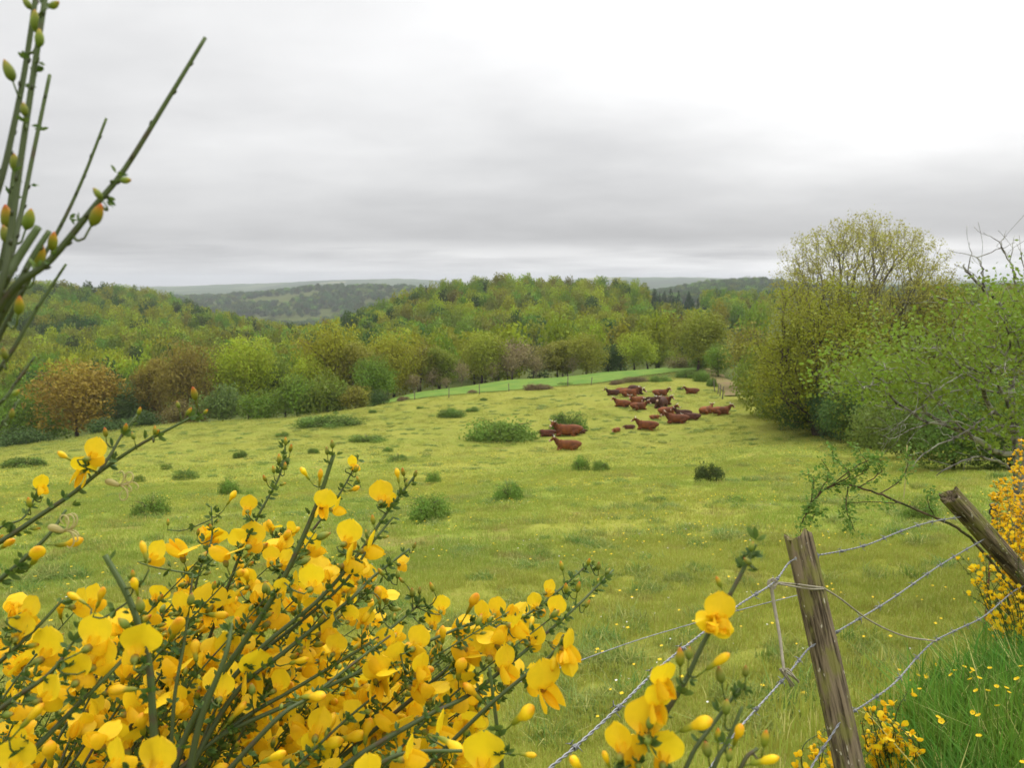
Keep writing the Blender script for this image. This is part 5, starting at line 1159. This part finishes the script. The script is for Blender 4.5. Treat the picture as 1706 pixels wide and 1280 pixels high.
class Broom:
    """one broom plant: an Empty at its root that carries branches, foliage, flowers and buds"""
    def __init__(s, root, seed, rs=1.0):
        s.root = np.asarray(root, float); s.o = empty('broom_bush', tuple(s.root)); s.r = np.random.default_rng(seed); s.stems = []; s.C = []; s.fl = 0; s.bu = 0; s.leaf = []; s.mass = []; s.bmass = []
    def stem(s, pts, r0, r1, n=40, leaves=1.0, screen=True, ridge=.12, spur=False, taper_start=0):
        P = np.array([PC(*p) for p in pts]) if screen else np.array(pts); P = spline(P, n)
        mb = MB(); rad = np.linspace(r0, r1, n); mb.tube(P, rad, 10 if r0 > .0008 else 6, ridge=ridge, a=np.linspace(.1, .9, n))
        if spur:
            for i in range(3, n-1, 3):
                a = s.r.uniform(0, 6.28); T = P[i]-P[i-1]; T /= np.linalg.norm(T); u = np.cross(T, [math.cos(a), math.sin(a), .3]); u /= np.linalg.norm(u)
                mb.tube(np.array([P[i]+u*rad[i]*.7, P[i]+u*rad[i]*1.25+T*.0012, P[i]+u*rad[i]*1.45+T*.0022]), np.array([.7, .55, .2])*rad[i], 5, a=0)
        mb.build('branch', STEM, s.o); s.stems.append((P, rad)); d = np.linalg.norm(np.diff(P, axis=0), axis=1).sum()
        for k in range(int(d/.011*leaves)):
            i = int(s.r.uniform(n*.12, n-1)); T = P[i+1 if i+1 < n else i]-P[i-1]; T /= np.linalg.norm(T); s.leafs(P[i]+T*s.r.uniform(0, .006), T, rad[i])
        return P
    def leafs(s, p, T, rad, k=3, size=None):
        u = s.r.normal(0, 1, 3); u -= T*(u@T); u /= np.linalg.norm(u); v = np.cross(T, u); size = size or s.r.uniform(.0045, .0078)
        pet = T*.6+u*.8; pet /= np.linalg.norm(pet); q = p+u*rad*.8+pet*.0012
        for j in range(k):
            a = (j-1)*.75+s.r.normal(0, .12); d = pet*math.cos(a)+v*math.sin(a); d /= np.linalg.norm(d); w = np.cross(d, u); w = w-d*(w@d); w /= np.linalg.norm(w)
            s.leaf.append((q, d*size*s.r.uniform(.75, 1.15), w*size*.24, np.cross(d, w)*size*.08))
    def nearest(s, px, py):
        best = None
        for P, rad in s.stems:
            x, y, z = proj(P); k = np.hypot(x-px, y-py); i = int(np.argmin(k))
            if best is None or k[i] < best[0]: best = (k[i], P[i], z[i], rad[i])
        return best
    def link_stalk(s, p, back, owner):
        """a thin green stalk from the flower's foot to the nearest wood"""
        best = None
        for P, rad in s.stems:
            d = np.linalg.norm(P-p, axis=1); i = int(np.argmin(d))
            if best is None or d[i] < best[0]: best = (d[i], P[i])
        if best[0] < .002 or best[0] > .12: return
        m_ = p*.6+best[1]*.4-back*min(.004, best[0]*.3); mb = MB(); mb.tube(spline([best[1], m_, p], 7), np.linspace(.0007, .0005, 7), 5, a=.8)
        Mi = np.array(owner.matrix_basis.inverted()); mb.V = [(v-s.root)@Mi[:3, :3].T+Mi[:3, 3] for v in mb.V]; put('stalk', mb.mesh('broom_stalk', STEM), owner)
        T = p-best[1]; T /= np.linalg.norm(T)
        if best[0] > .01:
            for _ in range(2): s.leafs(best[1]*.6+p*.4, T, .0005, size=.007)
    def flower(s, px, py, d, yaw, roll=0, var=None, tilt=0, depth=None, kind='open', off=0.0):
        nb = s.nearest(px, py); z = (depth or nb[2]-.006)+off
        if kind == 'open':
            Rm = screen_frame(roll, yaw, tilt); sc = float(np.clip(d*z/(FPX*.0205), .62, 1.5)); ctr = np.array([0, 10.5, 11])*MM*sc; loc = PC(px, py, z)-Rm@ctr
            s.add_flower(Rm, loc, sc, var)
        else:
            a = R(roll); dr = CR*math.sin(a)+CU*math.cos(a); f = dr*math.cos(R(tilt))-CF*math.sin(R(tilt)); Rm = frame(f, -CF+.3*s.r.normal(0, 1, 3)); L = .022 if kind == 'club' else .011
            sc = float(np.clip(d*z/(FPX*(.019 if kind == 'club' else .0105)), .6, 1.6)); loc = PC(px, py, z)-f*L*.55*sc
            s.add_bud(Rm, loc, sc, kind, var)
    def add_flower(s, Rm, loc, sc, var=None, stalk=True):
        i = int(s.r.integers(0, 6)) if var is None else var; kw, sd = FL[i]; M = to_matrix(Rm, loc, sc, s.root); s.fl += 1
        f = put('flower', kw, s.o, M); put('petal', sd, f); put('calyx', CX, f)
        if stalk: s.link_stalk(loc-Rm[:, 1]*.004*sc, Rm[:, 1], f)
    def add_bud(s, Rm, loc, sc, kind='bud', var=None, stalk=True):
        if kind == 'club': me = CL[int(s.r.integers(0, 4)) if var is None else var]; s.fl += 1
        else: me = BU[int(s.r.integers(0, 3)) if var is None else var]; s.bu += 1
        ob = put('flower' if kind == 'club' else 'bud', me, s.o, to_matrix(Rm, loc, sc, s.root))
        if stalk: s.link_stalk(loc-Rm[:, 1]*.004*sc, Rm[:, 1], ob)
    def finish(s, label, group=None):
        if s.leaf:
            q, d, w, n = (np.array(x) for x in zip(*s.leaf)); V = np.stack([q, q+d*.35+w*.85+n, q+d*.72+w*.75+n, q+d, q+d*.72-w*.75+n, q+d*.35-w*.85+n, q+d*.5-n*1.5], 1)-s.root
            k = np.arange(len(q))[:, None]*7; F = np.concatenate([k+np.array([[0, 1, 6, 5]]), k+np.array([[1, 2, 6, 6]])[:, :3].repeat(1, 0), ], 0) if False else None
            Q = np.concatenate([k+np.array([[0, 1, 6, 5]]), k+np.array([[2, 3, 4, 6]])]); T = np.concatenate([k+np.array([[1, 2, 6]]), k+np.array([[4, 5, 6]])])
            put('foliage', np_mesh('broom_foliage', V.reshape(-1, 3), [Q, T], [LEAFM], True, {'t': np.repeat(s.r.uniform(0, 1, len(q)), 7)}), s.o)
        if s.mass:
            for nm, L in (('flower_mass', s.mass), ('bud_mass', s.bmass)):
                if not L: continue
                VV, QQ, TT, fm, tt, mats, off = [], [], [], [], [], [], 0; fmT = []
                for me, Rm, loc, sc in L:
                    nv = len(me.vertices); co = np.zeros(nv*3, np.float32); me.vertices.foreach_get('co', co); co = co.reshape(-1, 3); VV.append(co@(Rm.T*sc)+loc-s.root)
                    a = np.zeros(nv, np.float32); me.attributes['t'].data.foreach_get('value', a); tt.append(a); m = me.materials[0]
                    if m not in mats: mats.append(m)
                    mi = mats.index(m); lt = np.zeros(len(me.polygons), np.int32); me.polygons.foreach_get('loop_total', lt); ls = np.zeros(len(me.loops), np.int32); me.loops.foreach_get('vertex_index', ls); st = np.concatenate([[0], np.cumsum(lt)[:-1]])
                    q = st[lt == 4]; QQ.append(ls[q[:, None]+np.arange(4)]+off); fm.append(np.full(len(q), mi)); q = st[lt == 3]
                    if len(q): TT.append(ls[q[:, None]+np.arange(3)]+off); fmT.append(np.full(len(q), mi))
                    off += nv
                o = put(nm, np_mesh(nm, np.vstack(VV), [np.vstack(QQ)]+([np.vstack(TT)] if TT else []), mats, True, {'t': np.concatenate(tt)}, np.concatenate(fm+fmT)), s.o); o['kind'] = 'stuff'
        tag(s.o, label, 'broom shrub', group)
    def rand_frame(s, T, facing=None):
        f = s.r.normal(0, 1, 3)+T*.5 if facing is None else facing; up = np.array([0, 0, 1.0])+s.r.normal(0, .45, 3); return frame(f, up)
    def deck(s, P, step, start=.35, pf=.5, pb=.35, scale=.85, real=True, end=1.0):
        """flowers and buds along a stem, denser towards its tip"""
        n = len(P); d = np.concatenate([[0], np.cumsum(np.linalg.norm(np.diff(P, axis=0), axis=1))]); t = d[-1]*start
        while t < d[-1]*end:
            i = min(n-2, max(1, int(np.searchsorted(d, t)))); T = P[i+1]-P[i-1]; T /= np.linalg.norm(T); u = s.r.uniform(); a = s.r.normal(0, 1, 3); a -= T*(a@T); a /= np.linalg.norm(a)
            fr = t/d[-1]; sc = scale*s.r.uniform(.85, 1.15)
            if u < pf*(1.25-.5*fr):
                f = a*.9+T*.45+np.array([0, 0, .15]); Rm = frame(f, np.array([0, 0, 1.0])+T*.5+s.r.normal(0, .3, 3)); loc = P[i]+a*.005+T*.001
                k = int(s.r.integers(0, 6))
                if s.r.uniform() < .3:
                    if real and s.fl < 98: s.add_bud(Rm, loc, sc*1.0, 'club', None, False)
                    else: s.mass.append((CL[int(s.r.integers(0, 4))], Rm, loc, sc))
                elif real and s.fl < 98: s.add_flower(Rm, loc, sc, k, False)
                else:
                    for me in (*FL[k], CX): s.mass.append((me, Rm, loc, sc))
            elif u < pf+pb:
                f = T*.9+a*.6; Rm = frame(f, a+s.r.normal(0, .2, 3)); loc = P[i]+a*.003; k = int(s.r.integers(0, 5))
                if real and s.bu < 98: s.add_bud(Rm, loc, sc*s.r.uniform(.75, 1.1), 'bud', k, False)
                else: s.bmass.append((BU[k], Rm, loc, sc*s.r.uniform(.75, 1.1)))
            t += step*s.r.uniform(.55, 1.5)

# -------- the far brooms by the posts
def far_broom(px, py, D, seed, tips, label, step, scale, pf=.7, leaves=.5, pb=.2):
    b = PC(px, py, D); b[2] = H(b[0:1], b[1:2])[0]-.05; B = Broom(b, seed)
    for tx, ty, td in tips:
        e = PC(tx, ty, td); m_ = b*.45+e*.55+np.array([B.r.normal(0, .03), B.r.normal(0, .03), .08]); P = B.stem([b+B.r.normal(0, .02, 3), m_, e], .0024, .0007, 26, leaves, False, 0)
        B.deck(P, step, .3, pf, pb, scale)
    B.finish(label); return B
r = np.random.default_rng(200)
far_broom(1478, 1330, 2.06, 201, [(r.uniform(1432, 1522), r.uniform(1150, 1265), r.uniform(1.9, 2.15)) for _ in range(30)], 'small flowering broom growing right behind the split fence post', .023, .92, .72, .3, .2)
far_broom(1390, 1350, 1.95, 202, [(1362, 1222, 1.950), (1378, 1215, 1.987), (1366, 1240, 1.950), (1392, 1236, 1.987), (1350, 1262, 1.912), (1384, 1262, 1.950), (1400, 1275, 1.950), (1372, 1272, 1.950)], 'little broom sprig flowering left of the split post foot', .018, .92, .7, .25, .25)
far_broom(1712, 1030, 2.8, 203, [(r.uniform(1594, 1700), r.uniform(895, 1000), r.uniform(2.65, 2.95)) for _ in range(26)], 'loose flowering broom around the foot of the leaning post', .026, .95, .5, .4, .3)
def big_far(seed, n, xr, yr, dr, label, base, step):
    r = np.random.default_rng(seed); far_broom(base[0], base[1], base[2], seed, [(max(xr[0], 1690-.45*(y_-yr[0]))+r.uniform(0, 1)**1.4*(xr[1]-xr[0]), y_, r.uniform(*dr)) for y_ in r.uniform(*yr, n)], label, step, .95, .85, .25, .1)
big_far(204, 50, (1648, 1760), (728, 890), (3.6, 4.3), 'tall broom covered in orange-yellow flowers at the right photo edge', (1735, 960, 3.120), .016)
far_broom(1720, 905, 3.36, 205, [(1662, 868, 3.276), (1670, 880, 3.276), (1690, 862, 3.276), (1684, 885, 3.315), (1704, 878, 3.276), (1668, 892, 3.276), (1700, 892, 3.276), (1678, 872, 3.315), (1720, 860, 3.354)], 'low broom tuft in flower between tall broom and leaning post', .016, .9, .7, .2, .1)

# -------- the big broom in the foreground
MB0 = np.array([-.42, .62, -1.75]); MB0[2] = H(MB0[0:1], MB0[1:2])[0]
B = Broom(MB0, 301)
def S(pts, d0, d1, r0, r1, lv=1.0, n=40):
    k = len(pts); return B.stem([(x, y, d0+(d1-d0)*i/(k-1)) for i, (x, y) in enumerate(pts)], r0, r1, n, lv)
ST = {}
ST['A'] = S([(235, 1420), (290, 1280), (330, 1185), (452, 1000), (520, 860), (556, 757)], .55, .60, .0027, .0015, .7)
ST['B'] = S([(200, 1400), (300, 1240), (420, 1095), (531, 1000), (599, 921), (647, 851), (695, 788)], .55, .68, .0022, .0009, 1.3)
ST['C'] = S([(260, 1400), (380, 1172), (480, 1082), (583, 1000), (620, 963), (682, 915)], .55, .70, .0022, .0009, 1.1)
ST['B2'] = S([(420, 1100), (560, 985), (620, 905), (655, 862)], .6, .66, .0014, .0008, 1)
ST['D'] = S([(262, 1400), (258, 1280), (254, 1190), (245, 1090), (215, 1000), (175, 926)], .42, .44, .0023, .0015, .5)
ST['E'] = S([(300, 1200), (390, 950), (430, 860), (465, 794), (476, 738)], .66, .74, .0015, .0006, 1.6)
ST['F'] = S([(400, 1060), (500, 912), (562, 829), (596, 768)], .66, .72, .0014, .0006, 1.8)
ST['G'] = S([(480, 1420), (560, 1290), (700, 1200), (786, 1156), (877, 1084), (960, 1012), (1022, 950)], .52, .70, .0022, .0009, 1.6)
ST['H'] = S([(560, 1270), (740, 1120), (820, 1050), (877, 1025), (930, 985), (982, 938)], .62, .76, .0018, .0007, 1.5)
ST['I'] = S([(250, 1360), (350, 1240), (500, 1166), (674, 1087), (763, 1048), (840, 1020)], .55, .66, .0020, .0009, .7)
ST['J'] = S([(240, 1330), (400, 1202), (500, 1143), (628, 1064), (694, 1012)], .55, .68, .0019, .0009, 1)
ST['K'] = S([(840, 1400), (836, 1280), (828, 1212), (815, 1112)], .50, .52, .0017, .001, .8)
ST['M'] = S([(-220, 1010), (-60, 930), (0, 903), (62, 862), (123, 821), (164, 788), (230, 743), (295, 708), (326, 692)], .46, .56, .0019, .0008, 1.2)
ST['N'] = S([(164, 788), (186, 755), (205, 722), (228, 692)], .51, .54, .0011, .0006, 1.6)
ST['O'] = S([(-120, 1060), (0, 966), (75, 898), (110, 850)], .44, .48, .0016, .0008, 1.6)
ST['P'] = S([(-100, 1190), (0, 1103), (59, 1048), (104, 1000)], .44, .48, .0016, .0008, 1.2)
ST['Q'] = S([(-100, 1270), (0, 1182), (82, 1123), (118, 1075)], .42, .46, .0017, .0009, 1)
ST['R'] = S([(-10, 1360), (33, 1280), (98, 1208), (170, 1136), (212, 1092)], .42, .47, .0019, .0010, 1)
ST['S'] = S([(280, 1400), (289, 1179), (308, 1064), (321, 957)], .50, .55, .0014, .0007, .8)
ST['T'] = S([(300, 1400), (328, 1222), (374, 1097), (386, 1040)], .46, .50, .0024, .0012, .5)
ST['U'] = S([(330, 1340), (460, 1200), (520, 1160), (590, 1105), (650, 1060)], .50, .60, .0018, .0008, 1)
ST['V'] = S([(560, 1340), (640, 1270), (697, 1254), (770, 1252)], .46, .48, .0016, .0010, .6)
ST['W'] = S([(300, 1100), (330, 960), (352, 900), (352, 845)], .68, .74, .0012, .0006, 1.6)
ST['X'] = S([(-60, 1000), (-10, 890), (40, 862), (65, 812)], .6, .66, .0011, .0006, 1.5)
# a bent stem that carries the hanging flowers on the right
ST['Y'] = S([(700, 1290), (800, 1190), (870, 1130), (915, 1095), (950, 1050)], .50, .52, .0014, .0009, 1)
RF = B.r
f = B.flower
for a in [  # px, py, diameter, yaw, roll, variant
 (632, 815, 41, 172, -12, 0), (580, 882, 46, 165, 8, 0), (516, 957, 45, 172, -10, 0), (585, 767, 22, 150, -10, 1), (415, 836, 30, 200, 10, 1), (418, 886, 46, 170, 0, 0), (393, 893, 34, 190, -30, 1), (476, 926, 32, 160, 20, 3), (452, 921, 30, 200, 0, 1),
 (153, 1046, 60, 172, 0, 0), (166, 1082, 56, 165, 10, 0), (123, 1108, 54, 185, -15, 1), (74, 1067, 58, 170, 0, 0), (237, 1062, 64, 205, 20, 2), (259, 914, 40, 160, 20, 3), (259, 1254, 64, 176, 5, 0), (186, 1253, 54, 150, -10, 3), (23, 1256, 62, 190, 0, 0), (82, 1143, 50, 150, 20, 1), (36, 1040, 46, 200, 20, 3), (50, 1008, 42, 160, 30, 1),
 (735, 1003, 29, 178, 0, 0), (720, 1028, 29, 175, 0, 0), (772, 1080, 44, 172, 0, 0), (812, 1066, 56, 165, -12, 0), (851, 1045, 50, 180, 5, 0), (875, 1044, 36, 150, 25, 3), (697, 1058, 44, 160, 15, 1), (914, 975, 27, 140, 10, 3), (891, 998, 28, 200, -10, 1), (828, 1007, 33, 165, 10, 1), (800, 1014, 34, 150, -10, 3), (664, 1087, 44, 200, 10, 1), (805, 1248, 70, 176, 0, 0), (466, 1130, 40, 160, 15, 1), (371, 1140, 44, 195, 10, 3), (341, 1124, 46, 130, 5, 4), (583, 1020, 30, 165, 5, 0), (610, 1025, 34, 190, 20, 1), (640, 1060, 34, 170, -10, 0), (690, 1090, 40, 170, 0, 0), (560, 1070, 36, 175, 10, 0), (548, 1010, 26, 190, 0, 1), (300, 1000, 38, 170, 0, 1), (440, 1000, 34, 165, 0, 0), (470, 975, 30, 190, 10, 1), (410, 960, 34, 160, -20, 0), (528, 1243, 56, 170, 30, 2),
 ]: f(a[0], a[1], a[2], a[3], a[4], a[5])
for a in [  # seen from the side or the front
 (612, 897, 42, 88, 2, 3), (577, 920, 44, 86, -4, 3), (559, 836, 28, 85, 5, 3), (522, 902, 30, 95, 0, 3), (543, 828, 38, 25, 20, 2), (350, 990, 54, 20, 5, 2), (407, 1016, 46, 80, -10, 4), (424, 1098, 54, 40, 15, 5), (726, 1200, 54, 80, -6, 3), (676, 1240, 50, 80, -8, 3), (631, 1108, 54, 15, 0, 5), (902, 1118, 62, 25, -10, 5), (947, 1062, 42, 60, 10, 2), (952, 1110, 40, 20, 150, 4), (612, 1272, 46, 30, 0, 2), (66, 800, 30, 60, 0, 3)
 ]: f(a[0], a[1], a[2], a[3], a[4], a[5])
for a in [  # closed, club-shaped ones: px, py, length, direction in the view
 (509, 790, 28, -30), (533, 800, 26, 5), (663, 794, 26, -10), (384, 832, 26, 30), (412, 963, 34, -10), (240, 918, 40, -25), (295, 1052, 52, 38), (208, 1149, 52, -95), (308, 1188, 50, -85), (55, 1192, 58, 40), (396, 1186, 48, 40), (499, 1102, 40, 75), (458, 1262, 54, 65), (508, 1163, 52, 72), (62, 930, 46, 45), (134, 1000, 30, -60), (167, 1000, 26, 20), (14, 906, 42, 60), (612, 1024, 38, -140), (632, 994, 34, -5), (786, 1009, 40, 30), (923, 1100, 44, 200), (870, 1192, 62, 40), (880, 1258, 34, 95), (583, 1229, 56, 78), (540, 1242, 50, 80), (703, 1117, 40, 75), (789, 1155, 46, -45), (521, 1160, 46, 80), (760, 1100, 40, 40), (842, 1115, 50, 10), (748, 1235, 44, 100), (660, 1130, 40, 30), (335, 1090, 40, -10), (228, 980, 30, 0), (500, 1000, 30, 10)
 ]: f(a[0], a[1], a[2], 0, a[3], None, RF.uniform(-20, 25), None, 'club')
# buds at the stem tips
for a in [(554, 741, 18, 5, 3), (545, 752, 16, -5, 3), (476, 737, 15, 0, 0), (484, 748, 15, 10, 0), (465, 766, 17, -5, 0), (475, 778, 14, 5, 0), (441, 797, 17, -20, 1), (456, 784, 14, -5, 0), (593, 782, 14, 5, 0), (597, 800, 12, -20, 0), (692, 790, 15, 15, 3), (672, 788, 16, -8, 0), (677, 806, 14, 10, 3), (324, 658, 26, -5, None), (297, 675, 15, -5, 3), (232, 686, 15, 20, 0), (209, 714, 18, 25, 0), (176, 722, 18, 0, 0), (222, 727, 14, -10, 3), (258, 718, 15, 0, 0), (314, 687, 17, 35, 0), (343, 686, 14, 50, 1), (49, 839, 20, 0, 0), (66, 818, 18, -5, 3), (622, 868, 18, -8, 0), (612, 905, 14, 0, 3), (690, 910, 14, 20, 3), (636, 955, 18, -35, 0), (663, 958, 18, 5, 3), (670, 968, 14, -40, 0), (980, 938, 16, 15, 0), (997, 944, 18, 0, 3), (936, 945, 18, -12, 0), (963, 980, 20, 10, 0), (943, 982, 20, -8, 0), (978, 1008, 16, 30, 0), (1012, 953, 14, 45, 3), (720, 980, 18, -25, 0), (687, 988, 20, 0, 3), (699, 985, 15, 5, 3), (280, 872, 12, 0, 0), (222, 960, 14, 0, 0), (234, 1010, 32, -5, 3), (207, 1040, 30, -35, 3), (318, 1000, 26, 10, 3), (350, 1015, 24, 30, 3), (352, 880, 14, -10, 0), (330, 888, 13, 10, 0), (345, 1080, 30, 5, 3), (420, 1150, 26, 0, 3)]:
    f(a[0], a[1], a[2], 0, a[3], a[4], RF.uniform(-10, 20), None, 'bud')
# flowers of the left branch
f(156, 743, 42, 168, 12, 0, 0, .500); f(141, 772, 40, 20, 20, 2, -30, .505); f(110, 762, 26, 0, -60, None, 0, .515, 'club')
# hero branch stems are done; now the mass behind: many more sprays rising from the root, in flower from end to end
mass_poly = [(-60, 905), (60, 985), (190, 1010), (300, 950), (390, 865), (540, 870), (640, 950), (690, 1010), (800, 1010), (900, 1000), (965, 985), (960, 1040), (890, 1110), (850, 1180), (800, 1290), (-60, 1300)]
rr_ = np.random.default_rng(310); k = 0
while k < 125:
    tx, ty = rr_.uniform(-50, 960), rr_.uniform(860, 1300)
    if not inpoly(np.array([tx]), np.array([ty]), mass_poly)[0]: continue
    d1 = rr_.uniform(.62, 1.05) if ty < 1180 else rr_.uniform(.55, .85)
    dirx = rr_.uniform(90, 260)+(tx-200)*.28; L = rr_.uniform(.9, 1.3)
    p2 = (tx, ty, d1); p1 = (tx-dirx*.55, ty+150*L, d1-.03); p0 = (tx-dirx*1.0, ty+330*L, d1-.08)
    P = B.stem([p0, p1, p2], 0.0013, .0005, 26, 2.6, True, 0); k += 1
    B.deck(P, .0122, .2, .66, .32, 1.02 if d1 < .85 else 1.08, real=False)
for nm in ('B', 'C', 'F', 'E', 'G', 'H', 'M', 'O', 'P', 'Q', 'U', 'J', 'W', 'X', 'B2'):
    B.deck(ST[nm], .028, .4, .12 if nm in 'MXEW' else .28, .55, .7, real=False, end=.98)
# two withered flowers hang from the left branch
for px, py, a0 in ((190, 806, 100), (95, 882, 120)):
    z = B.nearest(px, py)[2]-.01; c0 = PC(px-14, py-4, z); mb = MB()
    mb.tube(spline([c0, c0+CR*.004-CU*.001, c0+CR*.009-CU*.003], 6), [.0012, .0022, .0024, .0022, .0018, .0012], 8, a=.4)
    for q in range(6):
        e = c0+CR*.009-CU*.003; a = R(RF.uniform(-50, 40)); rad = RF.uniform(.003, .005); th = np.linspace(0, RF.uniform(3.5, 5.6), 12); dd = CR*math.cos(a)+CU*math.sin(a); nn = CU*math.cos(a)-CR*math.sin(a)
        mb.tube(e+dd*.007*np.linspace(0, 1, 12)[:, None]+rad*(np.sin(th)[:, None]*dd+(1-np.cos(th))[:, None]*nn*(-1 if q % 2 else 1))+CF*.002*q*.5, np.linspace(.0006, .0003, 12), 5, a=.9)
    wf, nt = new_mat('withered_petals'); leafy(nt, nt.mix(attr(nt), (.45, .38, .12), (.6, .52, .25)), .3); w_ = mb.build('withered_flower', wf, B.o); w_['label'] = 'withered broom flower with curled threads'
B.finish('large yellow-flowering broom filling the lower left of the view')

# -------- the tall bare shoots at the upper left, very near
TB = np.array([-.55, .36, -1.7]); TB[2] = H(TB[0:1], TB[1:2])[0]
B = Broom(TB, 401); f = B.flower
def S2(pts, d0, d1, r0, r1, n=40, lv=.0):
    k = len(pts); return B.stem([(x, y, d0+(d1-d0)*i/(k-1)) for i, (x, y) in enumerate(pts)], r0*.68, r1*.72, n, lv, True, .16, True)
S2([(-120, 760), (0, 510), (84, 433), (158, 343), (208, 281), (281, 163), (342, 62)], .30, .34, .0022, .0010)
S2([(-60, 640), (0, 480), (17, 394), (34, 270), (59, 101), (76, -10), (84, -70)], .29, .33, .0019, .0012)
S2([(-40, 420), (0, 306), (22, 214), (42, 112), (60, -12), (66, -80)], .31, .34, .0017, .0012)
S2([(-30, 560), (14, 440), (34, 360), (56, 253), (83, 124)], .32, .36, .0017, .0010)
S2([(-40, 640), (40, 480), (93, 391), (135, 304), (177, 197)], .33, .37, .0014, .0008)
S2([(-110, 740), (0, 614), (56, 523), (110, 440)], .33, .36, .0016, .0007)
S2([(-90, 745), (0, 672), (28, 636), (58, 594)], .38, .40, .0014, .0008); S2([(-80, 800), (0, 712), (32, 666)], .38, .4, .0013, .0008)
S2([(-90, 640), (0, 482), (30, 430), (64, 378)], .30, .32, .0026, .0018, 24); S2([(-60, 640), (20, 495), (52, 432), (82, 385)], .31, .33, .0019, .0013, 24)
S2([(-60, 590), (0, 440), (14, 350), (26, 260)], .34, .36, .0014, .0009)
for a in [(60, 40, 34, 5, 4), (66, 67, 28, 10, 4), (17, 122, 34, -15, 4), (41, 183, 26, 5, 3), (160, 362, 44, 35, 0), (47, 370, 36, 25, 4), (12, 366, 44, 5, 0), (25, 272, 34, 5, 3), (64, 436, 42, 20, 2), (88, 405, 34, 15, 0), (32, 512, 34, 15, 0), (10, 392, 36, -5, 3), (164, 323, 20, -30, 3), (46, 6, 20, -30, 3), (209, 300, 12, 90, 3), (8, 590, 16, 0, 3), (20, 690, 18, 20, 3), (26, 655, 16, 60, 3), (90, 8, 16, 70, 3)]:
    f(a[0], a[1], a[2], 0, a[3], a[4], 10, None, 'bud')
for px, py in ((66, 96), (46, 105), (27, 150), (41, 200), (65, 220), (163, 326), (140, 388), (112, 366), (34, 275), (208, 298), (82, 442), (60, 120), (20, 330), (76, 5), (50, 300), (8, 330), (70, 455)):
    nb = B.nearest(px, py); d = nb[1]
    for _ in range(2): B.leafs(d, CU*.8+CR*.4+B.r.normal(0, .3, 3), nb[3], 2, .0042)
B.finish('tall nearly bare broom shoots with green and red-tipped buds against the sky')

# -------- the out-of-focus sprig at the lower middle right
NB = np.array([-.02, .42, -1.7]); NB[2] = H(NB[0:1], NB[1:2])[0]
B = Broom(NB, 501); f = B.flower
def S3(pts, d0, d1, r0, r1, n=36, lv=.5):
    k = len(pts); return B.stem([(x, y, d0+(d1-d0)*i/(k-1)) for i, (x, y) in enumerate(pts)], r0*.85, r1*.85, n, lv)
S3([(1000, 1420), (1061, 1270), (1099, 1205), (1142, 1136), (1171, 1074), (1221, 983), (1240, 947), (1259, 908)], .37, .40, .0017, .0011)
S3([(1100, 1400), (1149, 1267), (1186, 1211), (1236, 1144)], .36, .39, .0013, .0009); S3([(1160, 1380), (1192, 1274), (1211, 1239), (1237, 1178)], .36, .38, .0013, .0009)
S3([(1200, 1380), (1237, 1275), (1262, 1248)], .36, .37, .0013, .0010)
f(1198, 1005, 56, 0, 4, 1, 8, .385); f(1167, 1036, 40, 20, -105, 4, 0, .388); f(1206, 1047, 40, -10, 95, 4, 0, .383)
for a in [(1099, 1112, 60, 20, 0, 4), (1096, 1152, 52, 10, 10, 1), (1077, 1190, 70, 175, 0, 0), (1026, 1228, 56, 150, -20, 3), (1112, 1242, 58, 170, 15, 0), (1060, 1245, 50, 190, 0, 1)]: f(a[0], a[1], a[2], a[3], a[4], a[5])
for a in [(1197, 1102, 56, 50), (1157, 1208, 60, 60), (1228, 1226, 46, 15), (1275, 1268, 56, 70), (1010, 1265, 40, -20), (965, 1275, 40, -30)]: f(a[0], a[1], a[2], 0, a[3], None, 10, None, 'club')
for a in [(1133, 1098, 34, 0, 0), (1210, 1180, 32, 5, 3), (1274, 1234, 32, 10, 0), (1242, 1120, 24, 0, 3), (1083, 1205, 30, 10, 3), (1200, 1126, 34, -10, 3), (1148, 1090, 26, 5, 3), (1198, 972, 22, -25, 0), (1252, 912, 20, 15, 3), (1196, 1228, 26, 0, 0), (1178, 1250, 34, -10, 3), (1215, 1260, 26, 10, 3), (1246, 936, 16, -50, 3)]: f(a[0], a[1], a[2], 0, a[3], a[4], 0, None, 'bud')
for px, py in ((1258, 930), (1240, 945), (1262, 938), (1250, 925), (1150, 1140), (1130, 1150), (1205, 1150), (1220, 1165), (1170, 1220), (1060, 1225), (1240, 1150), (1110, 1190)):
    nb = B.nearest(px, py); B.leafs(nb[1], CU*.7+CR*.3+B.r.normal(0, .35, 3), nb[3], 3, .0046); B.leafs(nb[1], CU*.6-CR*.3+B.r.normal(0, .3, 3), nb[3], 3, .0046)
B.finish('blurred near broom sprig rising before the wires left of the split post')
